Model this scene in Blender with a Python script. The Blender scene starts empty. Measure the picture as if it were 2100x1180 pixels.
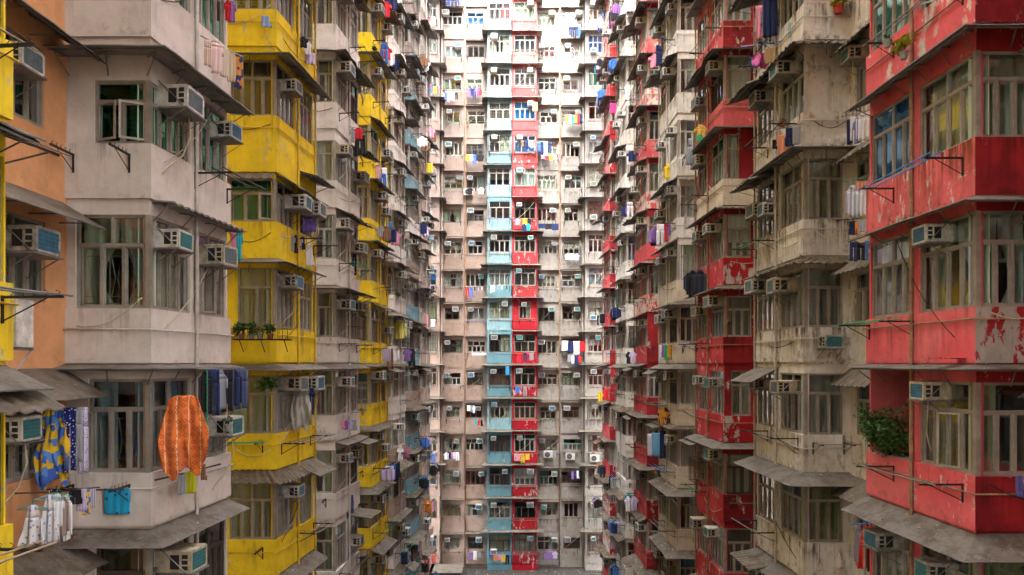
import bpy, math, random
from mathutils import Vector, Matrix
R = math.radians
SC = bpy.context.scene
COL = SC.collection
F = 1420.0; CX, CY = 1033.0, 745.0; EYE = 17.45
S0, ST = 18.38, 2.8            # sill of storey 0, storey height
TOP = 54.0
def W(px, py, Y):              # photograph measurement -> world point at depth Y
    return Vector(((px-CX)*Y/F, Y, EYE+(CY-py)*Y/F))

# ------------------------------------------------------------------ materials
MATS = {}
class NT:
    def __init__(s, name):
        m = bpy.data.materials.new(name); m.use_nodes = True
        s.m = m; s.t = m.node_tree; s.n = s.t.nodes; s.n.clear()
        s.out = s.n.new('ShaderNodeOutputMaterial')
    def add(s, typ, **kw):
        nd = s.n.new(typ)
        for k, v in kw.items():
            if k.startswith('i_'):
                key = k[2:]
                key = int(key) if key.isdigit() else key.replace('_', ' ')
                nd.inputs[key].default_value = v
            else: setattr(nd, k, v)
        return nd
    def ln(s, a, b): s.t.links.new(a, b)
    def math(s, op, a, b=None, clamp=False):
        nd = s.n.new('ShaderNodeMath'); nd.operation = op; nd.use_clamp = clamp
        for i, v in enumerate((a, b)):
            if v is None: continue
            if isinstance(v, (int, float)): nd.inputs[i].default_value = v
            else: s.ln(v, nd.inputs[i])
        return nd.outputs[0]
    def maprange(s, v, a, b, c=0.0, d=1.0):
        nd = s.n.new('ShaderNodeMapRange'); nd.clamp = True
        s.ln(v, nd.inputs[0])
        for i, x in enumerate((a, b, c, d)): nd.inputs[i+1].default_value = x
        return nd.outputs[0]
    def noise(s, vec, scale, detail=4, rough=.55, dim='3D'):
        nd = s.n.new('ShaderNodeTexNoise'); nd.noise_dimensions = dim
        nd.inputs['Scale'].default_value = scale; nd.inputs['Detail'].default_value = detail
        nd.inputs['Roughness'].default_value = rough
        s.ln(vec, nd.inputs['Vector']); return nd.outputs[0]
    def mix(s, fac, a, b, mode='MIX'):
        nd = s.n.new('ShaderNodeMix'); nd.data_type = 'RGBA'; nd.blend_type = mode
        for i, v in ((0, fac), (6, a), (7, b)):
            if isinstance(v, (int, float)): nd.inputs[i].default_value = v
            elif isinstance(v, tuple): nd.inputs[i].default_value = (*v, 1)
            else: s.ln(v, nd.inputs[i])
        return nd.outputs[2]
    def scaled(s, vec, sc, off=(0, 0, 0)):
        nd = s.n.new('ShaderNodeMapping'); nd.inputs['Scale'].default_value = sc; nd.inputs['Location'].default_value = off
        s.ln(vec, nd.inputs[0]); return nd.outputs[0]
    def bsdf(s, color, rough=.8, metal=0, bump=None, bstr=.3, bdist=.02, **kw):
        b = s.n.new('ShaderNodeBsdfPrincipled')
        if isinstance(color, tuple): b.inputs['Base Color'].default_value = (*color, 1)
        else: s.ln(color, b.inputs['Base Color'])
        if isinstance(rough, (int, float)): b.inputs['Roughness'].default_value = rough
        else: s.ln(rough, b.inputs['Roughness'])
        b.inputs['Metallic'].default_value = metal
        for k, v in kw.items(): b.inputs[k.replace('_', ' ')].default_value = v
        if bump is not None:
            bp = s.n.new('ShaderNodeBump'); bp.inputs['Strength'].default_value = bstr; bp.inputs['Distance'].default_value = bdist
            s.ln(bump, bp.inputs['Height']); s.ln(bp.outputs[0], b.inputs['Normal'])
        s.ln(b.outputs[0], s.out.inputs[0]); return b

def wall_mat(name, base, dirt=.4, peel=0.0, peelc=(.6, .56, .5), alt=None, seed=0, dirtc=(.085, .062, .04), top_light=None, st=0.0):
    s = NT(name)
    g = s.add('ShaderNodeNewGeometry').outputs['Position']
    sep = s.add('ShaderNodeSeparateXYZ'); s.ln(g, sep.inputs[0]); z = sep.outputs[2]
    off = (seed*3.7, seed*1.3, seed*.7)
    c = base
    if top_light:
        fz = s.maprange(z, EYE+2, EYE+24)  # upper storeys: haze glow and brightness corrections put into the wall colour
        c = s.mix(fz, base, top_light)
    big = s.noise(s.scaled(g, (1, 1, 1), off), .7, 5)
    if alt:
        c = s.mix(s.maprange(big, .46, .56), c, alt)
    var = s.maprange(s.noise(s.scaled(g, (1, 1, 1), off), 1.7, 6, .65), .25, .75, .80, 1.12)
    hsv = s.add('ShaderNodeHueSaturation'); s.ln(var, hsv.inputs['Value'])
    if isinstance(c, tuple): hsv.inputs['Color'].default_value = (*c, 1)
    else: s.ln(c, hsv.inputs['Color'])
    c = hsv.outputs[0]
    # storey phase: 0 at the sill line, 1 just under the next sill
    ph = s.math('FRACT', s.math('DIVIDE', s.math('SUBTRACT', z, S0), ST))
    streak = s.math('ADD', s.math('MULTIPLY', s.noise(s.scaled(g, (8, 8, .30), off), 1.0, 6, .7), .55), s.math('MULTIPLY', s.noise(s.scaled(g, (1, 1, .6), off), 1.9, 5, .6), .45))
    fine = s.noise(s.scaled(g, (1, 1, 1), off), 6.0, 6, .7)
    under = s.maprange(ph, .70, 1.0)            # runs that start at a sill
    foot = s.maprange(ph, .80, .665)            # mould along a parapet's foot
    foot = s.math('MULTIPLY', foot, s.math('GREATER_THAN', ph, .66))
    m1 = s.math('MULTIPLY', s.maprange(streak, .52-st, .61-st), s.math('ADD', s.math('MULTIPLY', under, .8), .22))
    m2 = s.math('MULTIPLY', s.maprange(fine, .50-st, .62), s.math('MULTIPLY', foot, s.maprange(big, .40-st, .6-st)))
    m3 = s.math('MULTIPLY', s.maprange(s.noise(s.scaled(g, (1, 1, 1), (off[1], off[0], 3)), 2.3, 8, .72), .56, .70), .5)
    d = s.math('MULTIPLY', s.math('MAXIMUM', s.math('MAXIMUM', m1, m2), m3), dirt, True)
    if peel > 0:
        pn = s.noise(s.scaled(g, (1.6, 1.6, .75), (off[2]+5, off[0], off[1])), 2.6, 9, .72)
        pf = s.noise(s.scaled(g, (1, 1, 1), (off[2], off[0]+9, off[1])), .55, 3)
        pm = s.math('MULTIPLY', s.maprange(pn, .60-.1*peel, .615-.1*peel), s.maprange(pf, .52-.1*peel, .55-.1*peel))
        c = s.mix(pm, c, peelc)
    c = s.mix(d, c, dirtc)
    s.bsdf(c, .85, bump=fine, bstr=.35, bdist=.02, Specular_IOR_Level=.25)
    return s.m
def plain(name, color, rough=.6, metal=0, var=.25, scale=8, spec=.4, bstr=.0):
    s = NT(name)
    oi = s.add('ShaderNodeNewGeometry').outputs['Position']
    n = s.noise(oi, scale, 5, .65)
    dark = tuple(max(0, x*(1-var)) for x in color); light = tuple(min(1, x*(1+var*.5)) for x in color)
    c = s.mix(s.maprange(n, .35, .65), dark, light)
    s.bsdf(c, rough, metal, bump=n if bstr else None, bstr=bstr, Specular_IOR_Level=spec)
    return s.m
def metal_sheet(name, base, rust=(.13, .06, .03), amt=.5, top=None):
    s = NT(name)
    gn = s.add('ShaderNodeNewGeometry'); g = gn.outputs['Position']
    n = s.noise(g, 2.2, 7, .7); f = s.noise(g, 14, 5, .7)
    c = s.mix(s.maprange(n, .56-.1*amt, .66, 0, .8), base, rust)
    c = s.mix(s.maprange(f, .55, .68, 0, .55), c, tuple(x*.35 for x in base))
    if top:                                     # settled dust, leaves and moss lie on upward faces
        sn = s.add('ShaderNodeSeparateXYZ'); s.ln(gn.outputs['True Normal'], sn.inputs[0])
        up = s.maprange(sn.outputs[2], .3, .7)
        dn = s.noise(g, 9, 6, .75)
        tc = s.mix(s.maprange(dn, .52, .74, 0, .8), top, tuple(x*.35 for x in top)); tc = s.mix(s.maprange(n, .47, .62, 0, .75), tc, (top[0]*.45, top[1]*.36, top[2]*.28)); tc = s.mix(s.maprange(s.noise(g, 3.1, 8, .8), .56, .66, 0, .7), tc, tuple(x*1.7 for x in top))
        c = s.mix(up, c, tc)
    s.bsdf(c, .7, .15, bump=f, bstr=.3, bdist=.01, Specular_IOR_Level=.3)
    return s.m
def glass_mat(name, tint=(.84, .90, .86), refl=(.9, .95, 1), base=.11):
    s = NT(name)
    tr = s.add('ShaderNodeBsdfTransparent'); tr.inputs[0].default_value = (*tint, 1)
    gl = s.add('ShaderNodeBsdfGlossy'); gl.inputs[0].default_value = (*refl, 1); gl.inputs['Roughness'].default_value = .04
    g = s.add('ShaderNodeNewGeometry').outputs['Position']
    bp = s.add('ShaderNodeBump'); bp.inputs['Strength'].default_value = .06; bp.inputs['Distance'].default_value = .05
    s.ln(s.noise(g, 2.0, 2), bp.inputs['Height']); s.ln(bp.outputs[0], gl.inputs['Normal'])
    lw = s.add('ShaderNodeLayerWeight'); lw.inputs[0].default_value = .35
    f = s.maprange(lw.outputs['Facing'], 0, 1, base, .65)
    mx = s.add('ShaderNodeMixShader'); s.ln(f, mx.inputs[0]); s.ln(tr.outputs[0], mx.inputs[1]); s.ln(gl.outputs[0], mx.inputs[2])
    s.ln(mx.outputs[0], s.out.inputs[0]); return s.m
def cloth(name, color, pattern=None, c2=(.9, .9, .9), c3=None, sc=8):
    s = NT(name)
    tc = s.add('ShaderNodeTexCoord').outputs['Object']
    c = color
    if pattern == 'dots':
        v = s.add('ShaderNodeTexVoronoi'); v.inputs['Scale'].default_value = sc; s.ln(tc, v.inputs['Vector'])
        c = s.mix(s.maprange(v.outputs['Distance'], .28, .22), color, c2)
    elif pattern == 'patch':
        v = s.add('ShaderNodeTexVoronoi', distance='CHEBYCHEV'); v.inputs['Scale'].default_value = sc; s.ln(tc, v.inputs['Vector'])
        q = s.add('ShaderNodeSeparateColor'); s.ln(v.outputs['Color'], q.inputs[0])
        c = s.mix(s.math('GREATER_THAN', q.outputs[0], .62), color, c2)
        if c3: c = s.mix(s.math('GREATER_THAN', q.outputs[1], .74), c, c3)
    elif pattern == 'zig':
        w = s.add('ShaderNodeTexWave', wave_type='BANDS', bands_direction='X', wave_profile='TRI')
        w.inputs['Scale'].default_value = sc*.55; w.inputs['Distortion'].default_value = 1.5; w.inputs['Detail'].default_value = 1; s.ln(tc, w.inputs['Vector'])
        c = s.mix(s.maprange(w.outputs['Fac'], .86, .92), color, c2)
        if c3:
            v = s.add('ShaderNodeTexVoronoi', distance='MANHATTAN', voronoi_dimensions='2D'); v.inputs['Scale'].default_value = sc*2.6; v.inputs['Randomness'].default_value = .5
            sx_ = s.add('ShaderNodeSeparateXYZ'); cx_ = s.add('ShaderNodeCombineXYZ'); s.ln(tc, sx_.inputs[0]); s.ln(sx_.outputs[0], cx_.inputs[0]); s.ln(sx_.outputs[2], cx_.inputs[1]); s.ln(cx_.outputs[0], v.inputs['Vector'])
            rg_ = s.math('ABSOLUTE', s.math('SUBTRACT', v.outputs['Distance'], .27)); c = s.mix(s.maprange(rg_, .075, .035, 0, .9), c, c3)
    elif pattern == 'stripe':
        w = s.add('ShaderNodeTexWave', wave_type='BANDS', bands_direction='X', wave_profile='TRI')
        w.inputs['Scale'].default_value = sc; s.ln(tc, w.inputs['Vector'])
        c = s.mix(s.maprange(w.outputs['Fac'], .45, .55), color, c2)
    s.bsdf(c, .9, Specular_IOR_Level=.1, Sheen_Weight=.15)
    return s.m
def foliage_mat(name, a, b):
    s = NT(name)
    g = s.add('ShaderNodeNewGeometry').outputs['Position']
    c = s.mix(s.maprange(s.noise(g, 14, 3), .35, .65), a, b)
    s.bsdf(c, .6, Specular_IOR_Level=.3); return s.m

M = {}
def mk():
    M['white_l'] = wall_mat('greige_render', (.70, .63, .58), .42, 0, alt=(.65, .57, .515), seed=1)
    M['orange'] = wall_mat('orange_render', (.72, .36, .17), .25, 0, seed=2)
    M['yellow'] = wall_mat('yellow_paint', (.86, .62, .025), .6, .25, (.62, .50, .20), seed=3, alt=(.82, .57, .02))
    M['white_l2'] = wall_mat('pale_render', (.70, .645, .60), .40, .2, (.45, .40, .36), seed=4)
    M['aqua'] = wall_mat('aqua_paint', (.13, .28, .335), .5, .3, (.36, .40, .37), seed=5, top_light=(.17, .25, .26))
    M['pink_c'] = wall_mat('pale_pink_render', (.37, .272, .225), .75, .2, (.30, .24, .20), seed=6, top_light=(.235, .195, .175))
    M['white_c'] = wall_mat('stained_white_render', (.32, .295, .262), .95, .4, (.25, .22, .19), seed=7, top_light=(.235, .225, .213))
    M['red_front'] = wall_mat('shaded_front_red', (.34, .018, .022), .7, .25, (.55, .47, .43), seed=19, alt=(.24, .012, .018), dirtc=(.05, .008, .006), st=.05)  # shade of the camera-facing fronts put into a darker red
    M['red'] = wall_mat('red_paint', (.54, .035, .05), .55, .35, (.62, .50, .46), seed=8, alt=(.62, .075, .09), dirtc=(.10, .02, .015), top_light=(.68, .27, .25))
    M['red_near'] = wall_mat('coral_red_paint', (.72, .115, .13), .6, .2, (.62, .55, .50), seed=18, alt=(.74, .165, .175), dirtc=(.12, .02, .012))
    M['red_c'] = wall_mat('crimson_paint', (.39, .010, .022), .35, .25, (.5, .38, .34), seed=9, dirtc=(.12, .03, .02), top_light=(.34, .085, .085))
    M['white_r'] = wall_mat('mouldy_cream_render', (.64, .585, .51), 1.0, .45, (.40, .35, .28), seed=10, alt=(.75, .71, .65), st=.02, dirtc=(.055, .045, .034))
    M['cream'] = wall_mat('cream_render', (.62, .54, .42), .55, .3, (.45, .38, .3), seed=11)
    M['grey_b'] = wall_mat('light_blocker_grey', (.16, .14, .125), .4, 0, seed=14)  # dark so the added rear block bounces little light onto the fronts
    M['pink_c2'] = wall_mat('tan_render', (.34, .245, .195), .8, .3, (.24, .19, .15), seed=26, top_light=(.26, .20, .17))
    M['white_c2'] = wall_mat('grey_patched_render', (.28, .265, .242), 1, .5, (.33, .30, .27), seed=27, top_light=(.235, .228, .22), st=.04)
    M['aqua2'] = wall_mat('pale_aqua_paint', (.22, .38, .42), .7, .3, (.36, .40, .37), seed=25, top_light=(.22, .28, .28))
    M['red_c2'] = wall_mat('worn_crimson_paint', (.38, .012, .022), .7, .5, (.5, .38, .34), seed=29, dirtc=(.08, .02, .015), top_light=(.34, .14, .125))
    M['white_s'] = wall_mat('pale_tower_render', (.66, .62, .57), .75, .4, (.42, .38, .33), seed=28, top_light=(.74, .72, .70))
    M['ac3'] = plain('rust_stained_casing', (.40, .37, .33), .6, .1, .6, 7)
    M['red_peel'] = wall_mat('flaking_crimson_paint', (.42, .014, .022), .6, 1.0, (.52, .44, .41), seed=31, alt=(.34, .012, .018), dirtc=(.06, .01, .008))
    M['red_near_peel'] = wall_mat('flaking_coral_paint', (.72, .115, .13), .5, .85, (.60, .54, .49), seed=33, dirtc=(.12, .02, .012))
    M['red_rust'] = wall_mat('rust_streaked_coral_paint', (.73, .14, .145), 1, .3, (.60, .54, .49), seed=34, dirtc=(.17, .045, .008), st=.05)
    M['patch_front'] = wall_mat('grey_patched_crimson', (.40, .36, .32), .6, .75, (.34, .018, .022), seed=35, alt=(.46, .42, .38))
    M['patch'] = wall_mat('scraped_red_render', (.60, .53, .47), .5, .9, (.60, .06, .06), seed=12)
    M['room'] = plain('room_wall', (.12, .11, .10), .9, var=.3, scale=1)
    M['frame'] = plain('aluminium_frame', (.36, .325, .28), .45, .25, .25, 3)
    M['frame_w'] = plain('pale_frame', (.37, .36, .335), .5, 0, .2, 3)
    M['frame_d'] = plain('bronze_frame', (.10, .075, .06), .5, .2, .25, 3)
    M['glass'] = glass_mat('clear_glass', (.70, .76, .72)); M['glass_green'] = glass_mat('green_glass', (.02, .36, .21), (.45, .95, .7), .10)
    M['glass_blue'] = glass_mat('blue_film_glass', (.06, .38, .80), (.45, .75, 1), .14)
    M['glass_teal'] = glass_mat('teal_glass', (.10, .50, .50), (.6, 1, .95), .10)
    M['glass_dark'] = glass_mat('smoked_glass', (.28, .28, .27), (.8, .85, .9), .08)
    for nm, c in (('cur_green', (.52, .58, .44)), ('cur_beige', (.58, .53, .42)), ('cur_white', (.74, .76, .72)), ('cur_grey', (.44, .48, .48)),
                  ('cur_brown', (.20, .13, .12)), ('cur_yellow', (.56, .50, .28)), ('cur_red', (.38, .06, .07)), ('cur_blue', (.28, .38, .46)), ('cur_lime', (.36, .42, .20))):
        M[nm] = cloth('curtain_'+nm[4:], c)
    M['ac'] = plain('ac_casing', (.60, .57, .51), .5, 0, .38, 7); M['ac2'] = plain('ac_beige_casing', (.50, .42, .30), .5, 0, .4, 7)
    M['dark'] = plain('dark_recess', (.02, .02, .02), .8, 0, .3, 4)
    M['g_blue'] = plain('blue_grille', (.03, .13, .24), .5, 0, .3, 9); M['g_teal'] = plain('teal_grille', (.02, .17, .17), .5, 0, .3, 9)
    M['g_grey'] = plain('grey_grille', (.14, .15, .16), .5, 0, .3, 9)
    M['g_line'] = plain('grille_bars', (.09, .19, .24), .5, 0, .2, 9)
    M['steel'] = plain('grey_steel', (.22, .21, .20), .5, .4, .3, 6); M['black'] = plain('black_iron', (.03, .027, .025), .6, .2, .4, 12)
    M['rust'] = plain('rusty_iron', (.12, .055, .03), .8, .1, .5, 12)
    M['aw_dark'] = metal_sheet('weathered_sheet', (.125, .12, .115), amt=.25, top=(.17, .145, .115))
    M['aw_grey'] = metal_sheet('grey_sheet', (.27, .26, .25), amt=.2, top=(.17, .15, .125))
    M['aw_rust'] = metal_sheet('rusty_corrugated', (.16, .14, .12), amt=1, top=(.16, .13, .095))
    M['aw_green'] = metal_sheet('green_awning_sheet', (.03, .20, .12), amt=.2, top=(.04, .22, .14))
    M['slab'] = metal_sheet('concrete_ledge', (.38, .34, .30), (.2, .15, .1), .5, top=(.18, .155, .12))
    M['pipe'] = plain('painted_pipe', (.55, .50, .44), .6, 0, .2, 6); M['pipe_y'] = plain('yellow_pipe', (.70, .46, .03), .6, 0, .2, 6)
    M['pipe_r'] = plain('rust_pipe', (.35, .2, .12), .7, 0, .4, 6); M['hose'] = plain('cream_hose', (.62, .55, .38), .6, 0, .15, 6)
    M['wood'] = plain('pole_wood', (.40, .30, .19), .7, 0, .3, 12); M['pole_b'] = plain('blue_pole', (.05, .22, .6), .5, 0, .1, 12)
    M['pole_g'] = plain('green_pole', (.03, .30, .13), .5, 0, .1, 12)
    M['leaf'] = foliage_mat('leaf_green', (.018, .06, .010), (.075, .15, .025)); M['leaf_y'] = foliage_mat('leaf_yellow', (.22, .28, .02), (.50, .42, .04))
    M['stem'] = plain('stem_brown', (.10, .07, .04), .8); M['pot'] = plain('terracotta', (.36, .13, .07), .8); M['pot_g'] = plain('grey_pot', (.3, .3, .29), .8)
    M['pot_r'] = plain('red_pot', (.5, .04, .03), .5)
    M['ground'] = metal_sheet('roof_deck', (.07, .065, .06), (.12, .09, .07), .6, top=(.07, .062, .055))
mk()

# ------------------------------------------------------------------ mesh builder
class MB:
    def __init__(s): s.v = []; s.f = []; s.mi = []
    def quad(s, a, b, c, d, m=0):
        i = len(s.v); s.v += [tuple(a), tuple(b), tuple(c), tuple(d)]; s.f.append((i, i+1, i+2, i+3)); s.mi.append(m)
    def box(s, x0, x1, y0, y1, z0, z1, m=0):
        i = len(s.v)
        s.v += [(x0, y0, z0), (x1, y0, z0), (x1, y1, z0), (x0, y1, z0), (x0, y0, z1), (x1, y0, z1), (x1, y1, z1), (x0, y1, z1)]
        for f in ((0, 3, 2, 1), (4, 5, 6, 7), (0, 1, 5, 4), (1, 2, 6, 5), (2, 3, 7, 6), (3, 0, 4, 7)):
            s.f.append(tuple(i+k for k in f)); s.mi.append(m)
    def tube(s, pts, r, n=6, m=0):
        pts = [Vector(p) for p in pts]; i0 = len(s.v)
        for k, p in enumerate(pts):
            d = (pts[min(k+1, len(pts)-1)]-pts[max(k-1, 0)]).normalized()
            up = Vector((0, 0, 1)) if abs(d.z) < .9 else Vector((1, 0, 0))
            a = d.cross(up).normalized(); b = a.cross(d)
            for j in range(n):
                t = 2*math.pi*j/n; s.v.append(tuple(p+(a*math.cos(t)+b*math.sin(t))*r))
        for k in range(len(pts)-1):
            for j in range(n):
                s.f.append((i0+k*n+j, i0+k*n+(j+1) % n, i0+(k+1)*n+(j+1) % n, i0+(k+1)*n+j)); s.mi.append(m)
        s.f.append(tuple(i0+j for j in range(n))[::-1]); s.mi.append(m)
        e = i0+(len(pts)-1)*n; s.f.append(tuple(e+j for j in range(n))); s.mi.append(m)
    def lathe(s, prof, n=10, c=(0, 0, 0), m=0):
        i0 = len(s.v)
        for r, z in prof:
            for j in range(n):
                t = 2*math.pi*j/n; s.v.append((c[0]+r*math.cos(t), c[1]+r*math.sin(t), c[2]+z))
        for k in range(len(prof)-1):
            for j in range(n):
                s.f.append((i0+k*n+j, i0+k*n+(j+1) % n, i0+(k+1)*n+(j+1) % n, i0+(k+1)*n+j)); s.mi.append(m)
        s.f.append(tuple(i0+j for j in range(n))[::-1]); s.mi.append(m)
        e = i0+(len(prof)-1)*n; s.f.append(tuple(e+j for j in range(n))); s.mi.append(m)
    def mesh(s, name, mats, smooth=False):
        me = bpy.data.meshes.new(name); me.from_pydata(s.v, [], s.f)
        for m in mats: me.materials.append(m)
        me.polygons.foreach_set('material_index', s.mi)
        if smooth: me.polygons.foreach_set('use_smooth', [True]*len(s.f))
        me.update(); return me
def link(name, me, parent=None, loc=(0, 0, 0), rz=0.0, mat=None):
    o = bpy.data.objects.new(name, me); COL.objects.link(o)
    o.location = loc; o.rotation_euler = (0, 0, rz)
    if parent is not None: o.parent = parent
    return o
def tag(o, label, cat, group=None):
    o['label'] = label; o['category'] = cat
    if group: o['group'] = group
    return o
ORD = ['lowest', 'second', 'third', 'fourth', 'fifth', 'sixth', 'seventh', 'eighth', 'ninth', 'tenth', 'eleventh', 'twelfth',
       'thirteenth', 'fourteenth', 'fifteenth', 'sixteenth', 'seventeenth', 'eighteenth', 'nineteenth']
def storey(i): return 'lowest visible storey' if i <= 0 else ORD[i]+' storey up'

class Face:
    """A vertical wall from a to b, seen from outside left to right; +out is away from the wall."""
    def __init__(s, a, b):
        s.a = Vector(a); s.b = Vector(b); s.L = (s.b-s.a).length; s.u = (s.b-s.a).normalized()
        s.n = Vector((s.u.y, -s.u.x)); s.rz = math.atan2(s.u.y, s.u.x)
    def pt(s, u, z, out=0.0):
        p = s.a+s.u*u+s.n*out; return Vector((p.x, p.y, z))
def wall_face(mb, f, z0, z1, ops, o, mi=0, reveal=.14, rm=None):
    """f: Face, ops: openings (u0,u1,za,zb); o: origin subtracted."""
    us = sorted({0.0, round(f.L, 4), *[round(x, 4) for q in ops for x in q[:2]]}); 
    zs = sorted({z0, z1, *[round(x, 4) for q in ops for x in q[2:4]]})
    for i in range(len(us)-1):
        um = (us[i]+us[i+1])/2; run = None
        for j in range(len(zs)-1):
            zm = (zs[j]+zs[j+1])/2
            hole = any(q[0] < um < q[1] and q[2] < zm < q[3] for q in ops)
            if not hole:
                if run is None: run = zs[j]
                end = zs[j+1]
            if (hole or j == len(zs)-2) and run is not None:
                mb.quad(f.pt(us[i], run)-o, f.pt(us[i+1], run)-o, f.pt(us[i+1], end)-o, f.pt(us[i], end)-o, mi); run = None
    for (u0, u1, za, zb) in [q[:4] for q in ops]:
        r = -reveal
        for (p, q) in (((u0, za), (u1, za)), ((u1, za), (u1, zb)), ((u1, zb), (u0, zb)), ((u0, zb), (u0, za))):
            mb.quad(f.pt(*p)-o, f.pt(*p, r)-o, f.pt(*q, r)-o, f.pt(*q)-o, mi if rm is None else rm)
def offset_poly(pts, d):
    """offset an open plan polyline to its right by d with mitred corners."""
    pts = [Vector(p) for p in pts]; out = []
    for i, p in enumerate(pts):
        ns = []
        for a, b in ((i-1, i), (i, i+1)):
            if 0 <= a and b < len(pts):
                u = (pts[b]-pts[a]).normalized(); ns.append(Vector((u.y, -u.x)))
        if len(ns) == 1: out.append(p+ns[0]*d)
        else:
            m = (ns[0]+ns[1]).normalized(); out.append(p+m*(d/max(.35, m.dot(ns[0]))))
    return out

# ------------------------------------------------------------------ windows
WC = {}
def window_meshes(w, h, n, tr, up, style, skip=None):
    key = ('f', round(w, 2), round(h, 2), n, tr, up, style)
    if key in WC: return WC[key]
    t = .05 if w > .8 else .042
    mb = MB(); y0, y1 = .035, .10
    mb.box(0, w, y0, y1, 0, t); mb.box(0, w, y0, y1, h-t, h); mb.box(0, t, y0, y1, t, h-t); mb.box(w-t, w, y0, y1, t, h-t)
    ht = h*tr if tr else h-t
    if tr:
        mb.box(t, w-t, y0-.004, y1, ht-t*.6, ht+t*.6)
        for k in range(1, up):
            x = t+(w-2*t)*k/up; mb.box(x-t*.5, x+t*.5, y0, y1, ht+t*.6, h-t)
    cell = (w-2*t)/n
    for k in range(1, n):
        x = t+cell*k; mb.box(x-t*.55, x+t*.55, y0-.002, y1, t, ht-(t*.6 if tr else 0))
    for k in range(n):           # inner sash rails give every casement its own edge
        x0 = t+cell*k+t*.55; x1 = t+cell*(k+1)-t*.55; e = .022; zt = ht-(t*.6 if tr else 0); a0, a1 = y0+.018, y1-.012
        mb.box(x0, x0+e, a0, a1, t, zt); mb.box(x1-e, x1, a0, a1, t, zt); mb.box(x0+e, x1-e, a0, a1, t, t+e); mb.box(x0+e, x1-e, a0, a1, zt-e, zt)
    fm = mb.mesh('window_frame', [M[style]])
    pb = MB(); pb.box(t*.5, w-t*.5, .068, .074, t*.5, h-t*.5)
    WC[key] = (fm, pb, w, h); return WC[key]
def pane_mesh(w, h, g):
    key = ('p', round(w, 2), round(h, 2), g)
    if key not in WC:
        pb = MB(); t = .02; pb.quad((t, .07, t), (w-t, .07, t), (w-t, .07, h-t), (t, .07, h-t)); WC[key] = pb.mesh('pane', [M[g]])
    return WC[key]
def curtain_mesh(w, h, mode, c, var):
    key = ('c', round(w, 2), round(h, 2), mode, c, var)
    if key in WC: return WC[key]
    rnd = random.Random(var*7+len(mode)); mb = MB()
    spans = {'full': [(0, 1)], 'left': [(0, .45)], 'right': [(.55, 1)], 'pair': [(0, .36), (.64, 1)], 'half': [(0, 1)], 'tied': [(0, .5), (.5, 1)]}[mode]
    for a, b in spans:
        n = max(8, int((b-a)*w*26)); zs = (-.02, .25, .5, .75, 1.02) if mode != 'half' else (.38, .7, 1.02)
        ph = rnd.random()*9; idx = len(mb.v)
        for iz, z in enumerate(zs):
            for i in range(n+1):
                t = i/n; x = a+(b-a)*t
                if mode == 'tied':
                    pinch = 1-.55*math.exp(-((z-.35)/.22)**2)
                    x = a+(b-a)*(t*pinch) if a < .3 else b-(b-a)*((1-t)*pinch)
                y = .24+.022*math.sin(t*n*1.15+ph+.25*z)+.015*math.sin(t*n*.37+ph*2)
                mb.v.append((x*w, y, z*h))
        for r_ in range(len(zs)-1):
            for i in range(n):
                p = idx+r_*(n+1)+i; mb.f.append((p, p+1, p+n+2, p+n+1)); mb.mi.append(0)
    WC[key] = mb.mesh('curtain', [M[c]], True); return WC[key]
def grille_mesh(w, h, n):
    key = ('g', round(w, 2), round(h, 2), n)
    if key in WC: return WC[key]
    mb = MB(); cw = w/n; H = h*.66; r = .007
    for k in range(n):
        x0 = cw*k+cw*.22; x1 = cw*(k+1)-cw*.22; xm = (x0+x1)/2; y = .15
        mb.tube([(x0, y, .08), (x0, y, H)], r, 4); mb.tube([(x1, y, .08), (x1, y, H)], r, 4)
        for z in (.10, .22, H-.14, H-.02): mb.tube([(x0, y, z), (x1, y, z)], r, 4)
        g = (x1-x0)*.12
        mb.tube([(x0+g, y, .22), (xm-g*.6, y, H*.5), (x0+g, y, H-.14)], r, 4); mb.tube([(x1-g, y, .22), (xm+g*.6, y, H*.5), (x1-g, y, H-.14)], r, 4)
    WC[key] = mb.mesh('security_bars', [M['frame']]); return WC[key]
def sash_mesh(w, h, style):
    key = ('s', round(w, 2), round(h, 2), style)
    if key not in WC:
        mb = MB(); t = .035
        mb.box(0, w, -.012, .012, 0, t); mb.box(0, w, -.012, .012, h-t, h); mb.box(0, t, -.012, .012, t, h-t); mb.box(w-t, w, -.012, .012, t, h-t)
        WC[key] = mb.mesh('open_sash', [M[style]])
    return WC[key]
rw = random.Random(11)
CUR = ['cur_green']*5+['cur_beige']*4+['cur_white']*4+['cur_grey']*4+['cur_brown']*2+['cur_yellow', 'cur_red', 'cur_blue', 'cur_lime']
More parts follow.
